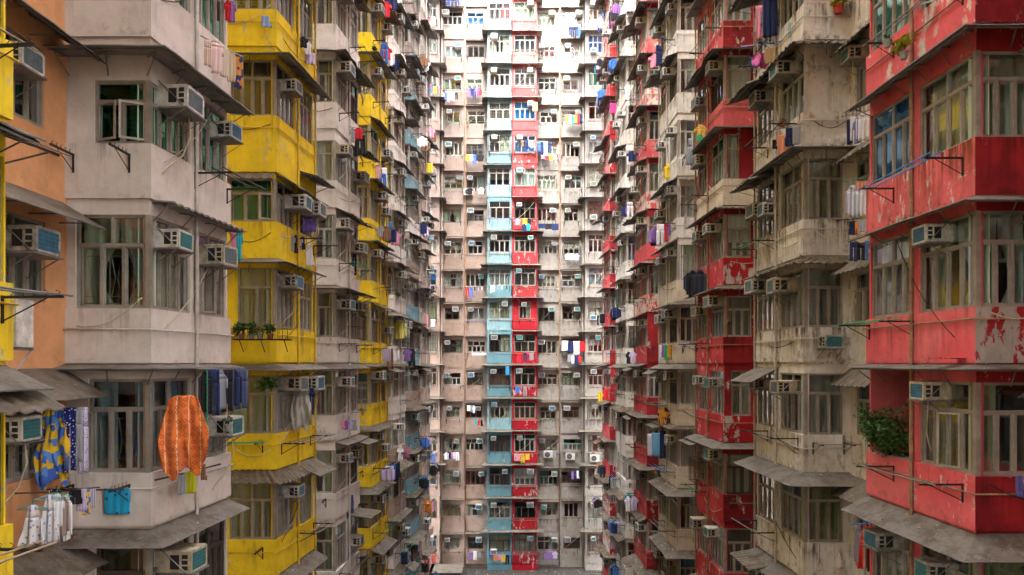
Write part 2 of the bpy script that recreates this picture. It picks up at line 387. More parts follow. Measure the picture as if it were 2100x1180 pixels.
def add_window(par, f, o, u0, u1, z0, z1, style='frame', glass=None, cur=None, mode=None, n=None, up=None, tr=.68, bars=False, sash=None, detail=2):
    w, h = u1-u0, z1-z0
    n = n or max(2, min(4, round(w/.34))); up = up or max(1, n//2)
    if h < .9: tr = None
    fm = window_meshes(w, h, n, tr, up, style)[0]
    p = f.pt(u0, z0, 0)-o
    wi = link('window', fm, par, p, f.rz)
    glass = glass or rw.choices(['glass', 'glass_dark', 'glass_teal', 'glass_blue', 'glass_green'], [74, 20, 3, 2, 1])[0]
    link('pane', pane_mesh(w, h, glass), wi)
    if cur != 'none':
        cur = cur or rw.choice(CUR); mode = mode or rw.choices(['full', 'pair', 'tied', 'left', 'right', 'half', 'no'], [40, 12, 10, 10, 10, 8, 10])[0]
        if mode != 'no': link('curtain', curtain_mesh(w, h, mode, cur, rw.randrange(3)), wi)
    if bars: link('security_bars', grille_mesh(w, h, n), wi)
    if sash:                      # casements standing open, hinged on a side
        for (cell, hinge, ang) in sash:
            cw = (w-.1)/n; hs = (h*tr if tr else h)-.1
            x = .05+cw*cell+(0 if hinge == 'l' else cw)
            a = -R(ang) if hinge == 'l' else R(180+ang)
            so = link('open_sash', sash_mesh(cw, hs, style), wi, (x, .03, .06), a)
    return wi

def in_view(p, m=35):
    px, py = CX+p.x*F/p.y, CY-(p.z-EYE)*F/p.y
    return -m < px < 2100+m and -m < py < 1180+m
# ------------------------------------------------------------------ air conditioners
def ac_parts():
    prot = {}
    for col in ('ac', 'ac2', 'ac3'):
        mb = MB(); w, h, y0, y1 = .49, .37, -.47, .12
        e = .018
        i = len(mb.v)
        prof = [(-w/2+e, 0), (w/2-e, 0), (w/2, e), (w/2, h-e), (w/2-e, h), (-w/2+e, h), (-w/2, h-e), (-w/2, e)]
        for y in (y0, y1):
            for x, z in prof: mb.v.append((x, y, z))
        for k in range(8):
            mb.f.append((i+k, i+(k+1) % 8, i+8+(k+1) % 8, i+8+k)); mb.mi.append(0)
        mb.f.append(tuple(i+8+k for k in range(8))); mb.mi.append(0)
        for t in ((-w/2, -w/2+.045, 0+e, h-e), (w/2-.045, w/2, e, h-e)): mb.box(t[0]+.003, t[1]-.003, y0-.012, y0+.01, t[2], t[3])
        mb.box(-w/2+.045, w/2-.045, y0-.012, y0+.01, .006, .04); mb.box(-w/2+.045, w/2-.045, y0-.012, y0+.01, h-.05, h-.006)
        for sx in (-1, 1):
            x = sx*(w/2+.001); xa, xb = sorted((x, x+sx*.004))
            mb.box(xa, xb, -.30, -.16, .07, .30, 1)
            for z in (.06, .15, .24): mb.box(xa, xb, -.43, -.34, z, z+.065, 1)
        prot['casing', col] = mb
    for g in ('g_blue', 'g_teal', 'g_grey'):
        mb = MB(); w, h = .398, .28
        mb.box(-w/2, w/2, -.476, -.466, .04, .04+h, 0)
        for k in range(1, 6): x = -w/2+w*k/6; mb.box(x-.004, x+.004, -.480, -.476, .04, .04+h, 1)
        for k in range(1, 5): z = .04+h*k/5; mb.box(-w/2, w/2, -.4805, -.476, z-.004, z+.004, 1)
        prot['grille', g] = mb
    mb = MB()
    mb.box(-.28, .28, -.50, 0, -.03, -.004); mb.tube([(-.25, -.46, -.02), (-.25, .0, -.30)], .010, 4); mb.tube([(.25, -.46, -.02), (.25, .0, -.30)], .010, 4)
    mb.tube([(-.265, -.42, .02), (-.265, .0, .42)], .010, 4); mb.tube([(.265, -.42, .02), (.265, .0, .42)], .010, 4)
    prot['bracket'] = mb.mesh('bracket', [M['steel']])
    out = {'bracket': prot['bracket']}
    for col in ('ac', 'ac2', 'ac3'): out[col] = prot['casing', col].mesh('casing', [M[col], M['dark']])
    for g in ('g_blue', 'g_teal', 'g_grey'): out[g] = prot['grille', g].mesh('grille', [M[g], M['g_line']])
    mb = MB(); mb.tube([(.1, -.3, -.01), (.12, -.32, -.35), (.0, -.26, -.7), (-.18, -.1, -.95), (-.22, -.02, -1.1)], .014, 5)
    out['hose'] = mb.mesh('drain_hose', [M['hose']], True)
    return out
ACP = ac_parts()
ra = random.Random(5); N_AC = [0]
GN = {'g_blue': 'blue', 'g_teal': 'teal', 'g_grey': 'grey'}
def add_ac(f, u, z, where, col=None, g=None, bracket=True, hose=False, out=0.0, full=True):
    if not in_view(f.pt(u, z, .3)): return None
    col = col or ra.choices(['ac', 'ac2', 'ac3'], [55, 22, 23])[0]; g = g or ra.choices(['g_blue', 'g_teal', 'g_grey'], [24, 12, 64])[0]
    e = bpy.data.objects.new('air_conditioner', None); COL.objects.link(e)
    e.location = f.pt(u, z, out); e.rotation_euler = (0, R(ra.uniform(-1.5, 1.5)), f.rz+R(ra.uniform(-3, 3))); k_ = ra.uniform(.86, 1.1); e.scale = (k_*ra.uniform(.94, 1.12), k_*ra.uniform(.9, 1.1), k_)
    tag(e, f"{ {'ac': 'white', 'ac2': 'beige', 'ac3': 'stained'}[col]} {GN[g]}-grilled air conditioner, {where}", 'air conditioner', 'window air conditioners on the towers')
    link('casing', ACP[col], e); link('grille', ACP[g], e)
    if bracket: link('bracket', ACP['bracket'], e)
    if hose: link('drain_hose', ACP['hose'], e)
    N_AC[0] += 1
    return e

# ------------------------------------------------------------------ awnings and parapets (parts of their tower)
rg = random.Random(21); BITS = []
def awning(par, pts, o, z, proj, drop, kind='flat', mat='aw_dark', ragged=0.0, struts=True, lift=0.0):
    inner = offset_poly(pts, -.02); outer = offset_poly(pts, proj)
    mb = MB(); step = .045 if kind == 'corr' else .35; dist = 0.0; rows = []
    for k in range(len(pts)-1):
        L = (outer[k+1]-outer[k]).length; n = max(1, int(L/step))
        for i in range(n+1):
            if i == 0 and k > 0: continue
            t = i/n; a = inner[k].lerp(inner[k+1], t); b = outer[k].lerp(outer[k+1], t)
            dz = .022*math.sin((dist+L*t)/.11*math.pi) if kind == 'corr' else rg.uniform(-.008, .008)
            j = rg.uniform(-ragged, ragged*.3)
            b2 = a+(b-a)*(1+j/proj)
            rows.append((Vector((a.x, a.y, z+dz*.6))-o, Vector((b2.x, b2.y, z-drop+lift+dz+rg.uniform(-.1, .1)*ragged))-o, a, b))
        dist += L
    th = Vector((0, 0, .018))
    for i in range(len(rows)-1):
        a, b, c, d = rows[i][0], rows[i+1][0], rows[i+1][1], rows[i][1]
        mb.quad(d+th, c+th, b+th, a+th); mb.quad(a, b, c, d); mb.quad(d, c, c+th, d+th)
    for r_, fl in ((rows[0], 0), (rows[-1], 1)):
        a, d = r_[0], r_[1]; mb.quad(a, d, d+th, a+th)
    if z < EYE+.5:
        for i in range(len(rows)-1):
            for _ in range(2 if kind == 'flat' else (1 if rg.random() < .3 else 0)):
                if rg.random() < .75:
                    t = rg.random(); p = rows[i][0].lerp(rows[i][1], t*.9).lerp(rows[i+1][0].lerp(rows[i+1][1], t*.9), rg.random())+o; BITS.append((p.x, p.y, p.z+.02))
    aw = link('awning', mb.mesh('awning', [M[mat]]), par)
    if struts:
        sb = MB()
        for k in range(len(pts)-1):
            L = (outer[k+1]-outer[k]).length; n = max(1, int(L/.75))
            for i in range(n+1):
                if i == 0 and k > 0: continue
                t = min(.97, max(.03, i/n)); a = inner[k].lerp(inner[k+1], t); b = outer[k].lerp(outer[k+1], t)
                bo = a.lerp(b, .85); zz = z-(drop-lift)*.85-.02
                sb.tube([Vector((a.x, a.y, z-.03))-o, Vector((bo.x, bo.y, zz))-o], .014, 4)
                sb.tube([Vector((a.x, a.y, z-.36))-o, Vector((a.x+(b.x-a.x)*.7, a.y+(b.y-a.y)*.7, z-(drop-lift)*.7-.03))-o], .012, 4)
        pu = [inner[k].lerp(outer[k], .8) for k in range(len(pts))]; pz_ = z-(drop-lift)*.8-.03
        sb.tube([Vector((p.x, p.y, pz_))-o for p in pu], .016, 4)
        link('support_frame', sb.mesh('support_frame', [M['steel']]), aw)
    return aw
def parapet(par, pts, o, z0, z1, mat, d=.05, mat2=None, seg2=-1):
    out = offset_poly(pts, d); mb = MB()
    V3 = lambda p, z: Vector((p.x, p.y, z))-o
    P = [Vector(p) for p in pts]
    for k in range(len(pts)-1):
        mb.quad(V3(out[k], z0), V3(out[k+1], z0), V3(out[k+1], z1), V3(out[k], z1), 1 if k == seg2 and mat2 else 0)
        mb.quad(V3(out[k], z1), V3(out[k+1], z1), V3(P[k+1], z1), V3(P[k], z1))
        mb.quad(V3(P[k], z0), V3(P[k+1], z0), V3(out[k+1], z0), V3(out[k], z0))
    mb.quad(V3(P[0], z0), V3(out[0], z0), V3(out[0], z1), V3(P[0], z1)); mb.quad(V3(out[-1], z0), V3(P[-1], z0), V3(P[-1], z1), V3(out[-1], z1))
    return link('parapet', mb.mesh('parapet', [M[mat]]+([M[mat2]] if mat2 else [])), par)

def cage(par, f, o, u0, u1, z0, z1, d):
    w, h = u1-u0, z1-z0; mb = MB(); r = .011
    for z in (0, h*.5, h): mb.tube([(0, 0, z), (0, -d, z), (w, -d, z), (w, 0, z)], r, 4)
    n = max(5, int(w/.13))
    for k in range(n+1): x = w*k/n; mb.tube([(x, -d, 0), (x, -d, h)], r*.7, 4)
    for k in range(3): mb.tube([(0, -d*k/2.4, 0), (0, -d*k/2.4, h)], r*.7, 4); mb.tube([(w, -d*k/2.4, 0), (w, -d*k/2.4, h)], r*.7, 4)
    link('window_cage', mb.mesh('window_cage', [M[rg.choice(['black', 'steel', 'rust'])]]), par, f.pt(u0, z0, .01)-o, f.rz)
def cable(par, f, o, ua, za, ub, zb, rr, mat=None):
    sag = rr.uniform(.05, .3); pts = []
    for i in range(9):
        t = i/8; pts.append(f.pt(ua+(ub-ua)*t, za+(zb-za)*t-sag*math.sin(math.pi*t), .05+.05*math.sin(3*t))-o)
    mb = MB(); mb.tube(pts, .010, 4); link('cable', mb.mesh('cable', [M[mat or rr.choice(['black', 'hose', 'black', 'pipe'])]], True), par)
# ------------------------------------------------------------------ laundry
def rack_mesh(f_w, arm, npole, mat_arm, pole):
    """two wall arms with hooks (part), poles over them (parts)."""
    a = MB()
    a.box(-.018, .018, -arm, 0, -.015, .015); a.box(-.015, .015, -.02, .005, -.30, .02)
    a.tube([(0, -arm*.75, -.01), (0, 0, -.28)], .009, 4)
    for k in range(5):
        y = -arm*(.15+.19*k); a.tube([(0, y, .015), (0, y-.03, .055), (0, y+.02, .075)], .006, 4)
    return a
RK = {}
def rack(f, u0, u1, z, where, arm=.62, poles=2, pm=None, am='black', out=.05):
    if not (in_view(f.pt(u0, z, .3), 60) or in_view(f.pt(u1, z, .3), 60)): return None
    rr = random.Random(int(abs(u0*97+z*31+f.a.y*13)))
    e = bpy.data.objects.new('laundry_rack', None); COL.objects.link(e); e.location = f.pt(u0, z, out); e.rotation_euler = (0, 0, f.rz)
    pm = pm or rr.choice(['steel', 'wood', 'steel', 'black', 'pole_b', 'pole_g'])
    k = ('arm', arm, am)
    if k not in RK: RK[k] = rack_mesh(0, arm, 0, am, 0).mesh('arm', [M[am]])
    L = u1-u0
    link('arm', RK[k], e); link('arm', RK[k], e, (L, 0, 0))
    for j in range(poles):
        key = ('pole', round(L, 2), pm)
        if key not in RK:
            mb = MB(); mb.tube([(-.22, 0, 0), (L*.5, 0, -.012), (L+.22, 0, 0)], .013, 6); RK[key] = mb.mesh('pole', [M[pm]], True)
        link('pole', RK[key], e, (0, -arm*(.92-.3*j), .03+.004*j), R(rr.uniform(-3, 3)))
    pn = {'steel': 'grey', 'wood': 'wooden', 'black': 'dark', 'pole_b': 'blue', 'pole_g': 'green'}[pm]
    tag(e, f"laundry rack with {['no','one','two','three'][poles]} {pn} pole{'s' if poles != 1 else ''}, {where}", 'laundry rack', 'laundry racks on the towers')
    return e
CL = {}
def cl_mat(c, pattern=None, c2=None, c3=None, sc=8):
    k = (c, pattern, c2, c3, sc)
    if k not in CL: CL[k] = cloth('cloth_%d' % len(CL), c, pattern, c2 or (.9, .9, .9), c3, sc)
    return CL[k]
GM = {}
def garment_mesh(kind, w, h, var, fold):
    key = (kind, round(w, 2), round(h, 2), var, fold)
    if key in GM: return GM[key]
    rr = random.Random(var*31+len(kind)); nu, nv = 14, 12; mb = MB()
    f1, p1, p2 = rr.uniform(2.2, 4.2), rr.random()*6, rr.random()*6
    def pt(x, t):
        amp = fold*(.25+.75*t)
        return (x, amp*math.sin(2*math.pi*f1*x/w+p1+.8*t)+amp*.5*math.sin(2*math.pi*f1*1.9*x/w+p2), -t*h+.02*h*math.sin(5*x/w+p2)*t)
    def strip(edge, t0, t1):
        i0 = len(mb.v); rows = max(2, int(nv*(t1-t0))); 
        for r_ in range(rows+1):
            t = t0+(t1-t0)*r_/rows; a, b = edge(t)
            for i in range(nu+1): mb.v.append(pt((a+(b-a)*i/nu)*w, t))
        for r_ in range(rows):
            for i in range(nu):
                q = i0+r_*(nu+1)+i; mb.f.append((q, q+nu+1, q+nu+2, q+1)); mb.mi.append(0)
    sm = lambda t, a, b: max(0, min(1, (t-a)/(b-a)))
    if kind == 'shirt':
        strip(lambda t: (-.12-.16*sm(t, 0, .10), .12+.16*sm(t, 0, .10)), 0, .12)
        strip(lambda t: (-.28-.22*sm(t, .12, .22), .28+.22*sm(t, .12, .22)), .12, .24)
        strip(lambda t: (-.50, -.33), .24, .48); strip(lambda t: (.33, .50), .24, .48); strip(lambda t: (-.33-.02*t, .33+.02*t), .24, 1)
    elif kind == 'longsleeve':
        strip(lambda t: (-.12-.18*sm(t, 0, .12), .12+.18*sm(t, 0, .12)), 0, .14)
        strip(lambda t: (-.30-.16*sm(t, .14, .2), .30+.16*sm(t, .14, .2)), .14, .2)
        strip(lambda t: (-.50, -.33), .2, .9); strip(lambda t: (.33, .50), .2, .9); strip(lambda t: (-.33, .33), .2, 1)
    elif kind == 'trousers':
        strip(lambda t: (-.42, .42), 0, .3); strip(lambda t: (-.46, -.03-.05*t), .3, 1); strip(lambda t: (.03+.05*t, .46), .3, 1)
    elif kind == 'shorts':
        strip(lambda t: (-.40, .40), 0, .55); strip(lambda t: (-.5, -.02), .55, 1); strip(lambda t: (.02, .5), .55, 1)
    elif kind == 'dress':
        strip(lambda t: (-.16-.12*sm(t, 0, .3), .16+.12*sm(t, 0, .3)), 0, .32); strip(lambda t: (-.28-.22*sm(t, .32, 1), .28+.22*sm(t, .32, 1)), .32, 1)
    elif kind == 'quilt':        # a big cloth gathered at the top
        strip(lambda t: (-.20-.30*sm(t, 0, .75)**.8, .16+.34*sm(t, 0, .75)**.8), 0, .78); strip(lambda t: (-.5, -.12), .78, .97); strip(lambda t: (.02, .42), .78, 1)
    elif kind == 'sock':
        strip(lambda t: (-.3, .3), 0, .7); strip(lambda t: (-.3, .5), .7, 1)
    else:
        strip(lambda t: (-.5, .5), 0, 1)
    GM[key] = mb.mesh(kind, [M['dark']], True); return GM[key]
def drape(w, h):
    mb = MB(); nu_, nv_ = 48, 30; HU = [0, .1, .25, .42, .55, .75, .9, 1.001]; HV = [.70, .88, 1.0, .91, .87, .95, .76, .52]
    for j in range(nv_+1):
        t = j/nv_
        for i in range(nu_+1):
            u = i/nu_; q = max(k for k in range(7) if HU[k] <= u); f_ = (u-HU[q])/(HU[q+1]-HU[q]); f_ = f_*f_*(3-2*f_); hem = HV[q]+(HV[q+1]-HV[q])*f_
            wd = .60+.40*min(1, t*1.4)**.9
            x = (-.5+u)*wd*w+.035*w*math.sin(6*t+2)*t+.03*w*math.sin(11*u+5*t)*t
            z = -t*h*hem-.07*h*abs(2*u-1.05)**2.2*(1-t)-.025*h*math.exp(-((u-.5)/.2)**2)*(1-t)**2+.02*h*math.sin(u*7+5*t)*t
            y = (.085*math.sin(2*math.pi*(1.35*u+.3*t)+.8)+.04*math.sin(2*math.pi*(3.4*u-.7*t)+1)+.018*math.sin(23*u+13*t)+.015*math.sin(9*u-19*t))*(.35+.8*t)+.06*math.sin(5*t+3*u)
            mb.v.append((x, y, z))
    for j in range(nv_):
        for i in range(nu_):
            q = j*(nu_+1)+i; mb.f.append((q, q+nu_+1, q+nu_+2, q+1)); mb.mi.append(0)
    return mb.mesh('drape', [M['dark']], True)
HM = {}
rl = random.Random(77)
def garment(kind, pos, w, h, mat, rz, label, group, name=None, fold=None, hanger=None):
    me = garment_mesh(kind, w, h, rl.randrange(3), fold if fold is not None else min(.05, w*.09))
    nm = name or {'shirt': 'shirt', 'longsleeve': 'long_sleeved_shirt', 'trousers': 'trousers', 'shorts': 'shorts', 'dress': 'dress', 'quilt': 'hanging_quilt', 'sock': 'sock', 'towel': 'towel', 'sheet': 'sheet'}[kind]
    o = bpy.data.objects.new(nm, drape(w, h) if kind == 'quilt' else me.copy()); COL.objects.link(o); o.data.materials[0] = mat
    o.location = pos; o.rotation_euler = (0, 0, rz)
    md = o.modifiers.new('thickness', 'SOLIDIFY'); md.thickness = .012; md.offset = 0
    tag(o, label, nm.replace('_', ' '), group)
    if hanger:
        if 'h' not in HM:
            mb = MB(); mb.tube([(-.20, 0, -.06), (0, 0, .01), (.20, 0, -.06), (-.20, 0, -.06)], .008, 5); mb.tube([(0, 0, .01), (0, 0, .06), (.025, 0, .085), (.03, 0, .06)], .006, 5)
            HM['h'] = mb
        k = ('h', hanger)
        if k not in HM: HM[k] = HM['h'].mesh('hanger', [cl_mat(hanger)], True)
        link('hanger', HM[k], o)
    return o

# ------------------------------------------------------------------ plants
def leaf_cloud(mb, c, r, n, size, rr, squash=1.0, m=0):
    for _ in range(n):
        while True:
            p = Vector((rr.uniform(-1, 1), rr.uniform(-1, 1), rr.uniform(-1, 1)))
            if p.length <= 1: break
        q = Vector(c)+Vector((p.x*r, p.y*r, p.z*r*squash))
        d = Vector((rr.uniform(-1, 1), rr.uniform(-1, 1), rr.uniform(-.6, .8))).normalized(); s = size*rr.uniform(.6, 1.3)
        side = d.cross(Vector((rr.uniform(-1, 1), rr.uniform(-1, 1), 1))).normalized()*s*.32
        tip = q+d*s; mid = q+d*s*.5+Vector((0, 0, .1*s))
        mb.quad(q, mid-side, tip, mid+side, m)
def potted_plant(pos, r, h, label, pot='pot', leaf='leaf', n=120, potr=.09, hang=False, seed=0, group='potted plants on the towers'):
    rr = random.Random(seed)
    e = bpy.data.objects.new('potted_plant', None); COL.objects.link(e); e.location = pos
    tag(e, label, 'plant', group)
    pb = MB(); pb.lathe([(potr*.7, 0), (potr, potr*1.5), (potr*1.12, potr*1.5), (potr*1.12, potr*1.75), (potr*.9, potr*1.75), (potr*.85, potr*1.4)], 10)
    link('pot', pb.mesh('pot', [M[pot]], False), e)
    lb = MB()
    for k in range(5):
        a = rr.random()*6.28; leaf_cloud(lb, (math.cos(a)*r*.45, math.sin(a)*r*.45, potr*1.7+h*rr.uniform(.2, .7)), r*rr.uniform(.35, .65), n//5, min(.14, r*.5), rr)
    fo = link('foliage', lb.mesh('foliage', [M[leaf]]), e)
    sb = MB()
    for k in range(4):
        a = rr.random()*6.28; sb.tube([(0, 0, potr*1.4), (math.cos(a)*r*.3, math.sin(a)*r*.3, potr*1.7+h*.35), (math.cos(a)*r*.6, math.sin(a)*r*.6, potr*1.7+h*.7)], .006, 4)
    link('stem', sb.mesh('stem', [M['stem']]), e)
    return e

# ------------------------------------------------------------------ side towers
SIDE = {'L': (-1, 6.03, 5.77, 7.45), 'R': (1, 7.82, 7.80, 8.97)}
rt = random.Random(3)
TW = {}
CLOTH_COLS = [('navy', (.02, .03, .10)), ('black', (.02, .02, .025)), ('white', (.75, .75, .76)), ('grey', (.30, .30, .32)), ('pink', (.75, .30, .42)), ('red', (.62, .03, .04)),
              ('blue', (.05, .16, .50)), ('purple', (.28, .14, .42)), ('yellow', (.75, .52, .04)), ('orange', (.75, .28, .06)), ('teal', (.03, .35, .38)), ('lilac', (.55, .46, .66)), ('brown', (.22, .11, .06))]
WTS = [16, 14, 16, 9, 7, 6, 9, 5, 4, 3, 4, 5, 4]
CD = dict(CLOTH_COLS)
def laundry_row(f, u0, u1, z, out, n, where, group, rr, cols=None, pool=('shirt', 'trousers', 'towel', 'longsleeve', 'sock'), sc=1.0, face=False):
    for i in range(n):
        c, rgb = rr.choices(CLOTH_COLS, WTS)[0]; kind = rr.choice(pool)
        w, h = {'shirt': (.62, .66), 'longsleeve': (.66, .7), 'trousers': (.40, .92), 'towel': (.42, .70), 'sock': (.16, .34), 'sheet': (.9, 1.0), 'dress': (.5, .9), 'shorts': (.42, .42)}[kind]
        w *= sc*rr.uniform(.85, 1.1); h *= sc*rr.uniform(.85, 1.1)
        u = u0+(u1-u0)*(i+.5)/n
        if not in_view(f.pt(u, z-.2, out), 10): continue
        rz = f.rz+(0 if face else R(90+rr.uniform(-28, 28)))
        nm = {'shirt': 'short sleeved shirt', 'longsleeve': 'long sleeved shirt', 'trousers': 'pair of trousers', 'towel': 'towel', 'sock': 'sock', 'sheet': 'sheet', 'dress': 'dress', 'shorts': 'shorts'}[kind]
        ordn = ['first', 'second', 'third', 'fourth', 'fifth', 'sixth', 'seventh', 'eighth', 'ninth'][i]
        garment(kind, f.pt(u, z, out), w, h, cl_mat(rgb), rz, f"{c} {nm}, {ordn} in its row, {where}", group)

def tower(side, i, Y0, L, prevY, wall, recess, par, short, label, cfg):
    sg, xc, xe, xr = SIDE[side]
    o = Vector((sg*xr, Y0, 0))
    TP = 54.0
    t = bpy.data.objects.new('apartment_tower', None); COL.objects.link(t); t.location = o; tag(t, label, 'building', 'bay window towers along the court')
    Q0, P0, P1, Q1 = (sg*xr, Y0), (sg*xc, Y0), (sg*xe, Y0+L), (sg*xr, Y0+L)
    if side == 'L':
        ff, fs, fb, fr = Face(Q0, P0), Face(P0, P1), Face(P1, Q1), Face((sg*xr, prevY), Q0); path = [Q0, P0, P1, Q1]
        nu = lambda u: u
    else:
        ff, fs, fb, fr = Face(P0, Q0), Face(P1, P0), Face(Q1, P1), Face(Q0, (sg*xr, prevY)); path = [Q1, P1, P0, Q0]
        nu = lambda u: fs.L-u
    dfar = Y0+L
    zlo, zhi = EYE-435*dfar/F, EYE+745*dfar/F
    ks = [k for k in range(-6, 12) if S0+ST*k+1.9 > zlo-ST*.6 and S0+ST*k-1 < zhi+ST*.6 and S0+ST*k > 1]
    vis = [k for k in ks if S0+ST*k+1.5 > EYE-435*(Y0)/F]; kv = min(vis)
    near = Y0 < 27
    ops = {'f': [], 's': [], 'r': []}; wins = []
    for k in ks:
        S = S0+ST*k; c = cfg.get(k, {})
        h = c.get('h', rt.choice([1.6, 1.6, 1.55, 1.45]))
        # front window
        if not c.get('nofront') and (near or rt.random() < .97):
            Lf = ff.L
            a, b = (Lf-.03-c.get('fw', rt.choice([1.2, 1.12, 1.0])), Lf-.03) if side == 'L' else (.03, .03+c.get('fw', rt.choice([.92, .98, 1.02])))
            if c.get('fin'): a, b = c['fin']
            ops['f'].append((a, b, S, S+h)); wins.append(('f', a, b, S, S+h, k, c))
        for wi, (u0, u1) in enumerate(((.03, L*.475), (L*.525, L-(.015 if i == 0 else .05)))):
            a, b = sorted((nu(u0), nu(u1)))
            if (wi == 1 and c.get('nofar')): ops['s'].append((a, b, S, S+1.84)); continue
            hh = h if wi == 0 else c.get('hfar', rt.choice([h, h, 1.45]))
            ops['s'].append((a, b, S, S+hh)); wins.append(('s%d' % wi, a, b, S, S+hh, k, c))
        if cfg.get('recess_win'):
            Lr = fr.L
            if side == 'L': a, b = Lr-1.9, Lr-.55
            else: a, b = .35, 1.6
            ops['r'].append((a, b, S+.05, S+1.35)); wins.append(('r', a, b, S+.05, S+1.35, k, c))
    mb = MB(); mats = [M[wall], M[recess], M['room'], M['red_front' if wall in ('red', 'red_near') else wall]]  # fronts of red towers take the red with shade painted in
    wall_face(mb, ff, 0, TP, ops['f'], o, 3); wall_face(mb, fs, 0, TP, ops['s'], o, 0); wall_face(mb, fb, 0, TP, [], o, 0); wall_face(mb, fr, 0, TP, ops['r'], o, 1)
    # rooms behind: slabs, back wall, party wall, roof
    xb = sg*(xr+2.2)
    v = lambda x, y, z: Vector((x, y, z))-o
    ins = .02
    for z in [S0+ST*k-.95 for k in ks]+[S0+ST*(max(ks)+1)-.95]+[TP]:
        m = 0 if z == TP else 2
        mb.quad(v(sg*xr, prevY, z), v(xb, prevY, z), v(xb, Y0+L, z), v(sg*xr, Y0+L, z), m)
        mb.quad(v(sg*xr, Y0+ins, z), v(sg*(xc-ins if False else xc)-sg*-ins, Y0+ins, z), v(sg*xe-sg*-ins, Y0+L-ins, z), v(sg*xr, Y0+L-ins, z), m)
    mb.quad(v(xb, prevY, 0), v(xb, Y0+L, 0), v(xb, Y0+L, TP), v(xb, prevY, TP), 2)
    mb.quad(v(sg*xr, Y0+L-.01, 0), v(xb, Y0+L-.01, 0), v(xb, Y0+L-.01, TP), v(sg*xr, Y0+L-.01, TP), 2)
    link('wall', mb.mesh('tower_wall', mats), t)
    for (fc, u, r_) in ((fs, nu(L*.5), .035), (fb, .25 if side == 'L' else fb.L-.25, .05), (fs, nu(L-.03), .03)):
        if i > 0 and rt.random() < .75:
            pb = MB(); zs = [max(1, zlo-4)+(min(TP-1, zhi+4)-max(1, zlo-4))*q/6 for q in range(7)]
            pb.tube([fc.pt(u, z, .06+r_)-o for z in zs], r_, 6)
            link('downpipe', pb.mesh('downpipe', [M['pipe_y' if wall == 'yellow' else ('pipe_r' if 'red' in wall else 'pipe')]], True), t)
    # storeys
    for k in [min(ks)-1]+ks+[max(ks)+1]:
        S = S0+ST*k; c = cfg.get(k, {})
        if S-.95 < .2: continue
        pz = c.get('pz', rt.choice([.93, .93, .96, .90]))
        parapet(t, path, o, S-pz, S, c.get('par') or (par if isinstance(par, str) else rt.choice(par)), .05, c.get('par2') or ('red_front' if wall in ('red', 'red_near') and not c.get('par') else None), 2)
    for (f, u0, u1, za, zb, k, c) in wins:
        fc = {'f': ff, 'r': fr}.get(f, fs)
        st = c.get('style') or rt.choices(['frame', 'frame_w', 'frame_d'], [8, 2, 1])[0]
        gl = c.get('glass_'+f, c.get('glass'))
        sash = c.get('sash_'+f)
        if sash is None and Y0 < 45 and rt.random() < .16: sash = [(rt.choice([0, 1]), rt.choice('lr'), rt.uniform(25, 85))]
        add_window(t, fc, o, u0, u1, za, zb, st, gl, c.get('cur_'+f, c.get('cur')), c.get('mode_'+f, c.get('mode')), n=c.get('n_'+f), up=c.get('up_'+f), bars=near and rt.random() < .55, sash=sash or None)
    for (f, u0, u1, za, zb, k, c) in wins:
        if f == 'f' and (u1 > ff.L-.08 if side == 'L' else u0 < .08):
            cb = MB(); q = Vector((P0[0], P0[1], 0))-o; e_ = .012; d_ = .075
            xs = sorted((q.x-sg*e_, q.x+sg*d_)); cb.box(xs[0], xs[1], q.y-e_, q.y+d_, za+.003, zb-.003)
            link('corner_post', cb.mesh('corner_post', [M['frame']]), t)
    for k in ks:
        S = S0+ST*k; c = cfg.get(k, {}); where = f"{storey(k-kv)}, {short}"
        # awnings
        a = c.get('aw', rt.choices(['wrap', 'side', 'both', 'wrapcorr', 'none'], [46, 22, 12, 12, 8])[0])
        am = c.get('awm', rt.choices(cfg.get('awmats', ['aw_dark', 'aw_grey', 'aw_rust']), [6, 3, 2][:len(cfg.get('awmats', [1, 2, 3]))])[0])
        pj, dr = c.get('pj', rt.uniform(.46, .66)), c.get('dr', rt.uniform(.10, .28))
        rag = c.get('rag', .0 if rt.random() < .6 else .06)
        za = S+c.get('awz', 1.84)
        if a in ('wrap', 'wrapcorr'):
            awning(t, path[:3] if side == 'L' else path[1:], o, za, pj, dr, 'corr' if a == 'wrapcorr' else 'flat', 'aw_rust' if a == 'wrapcorr' else am, rag)
        elif a == 'side':
            pp = [path[1], path[2]]; awning(t, pp, o, za, pj, dr, rt.choice(['flat', 'corr']), am, rag)
        elif a == 'both':
            awning(t, path[:2] if side == 'L' else path[2:], o, za, pj*.7, dr, 'corr', 'aw_rust', rag); awning(t, [path[1], path[2]], o, za-.03, pj, dr+.05, 'flat', am, rag)
        if c.get('extra', rt.random() < .5):
            ua, ub = sorted((nu(L*.5), nu(L+.05))); A = fs.pt(ua, 0); B = fs.pt(ub, 0)
            awning(t, [(A.x, A.y), (B.x, B.y)], o, S+1.74, rt.uniform(.7, .95), rt.uniform(.1, .45), rt.choice(['flat', 'corr']), rt.choice(['aw_dark', 'aw_rust', 'aw_grey']), .05)
        if cfg.get('recess_win') and c.get('raw', True):
            ua, ub = (fr.L-2.6, fr.L-.12) if side == 'L' else (.2, 1.9)
            A, B = fr.pt(ua, 0), fr.pt(ub, 0); awning(t, [(A.x, A.y), (B.x, B.y)], o, S+1.78, .78 if side == 'L' else .6, .48, 'flat' if side == 'L' else 'corr', 'aw_dark', .03)
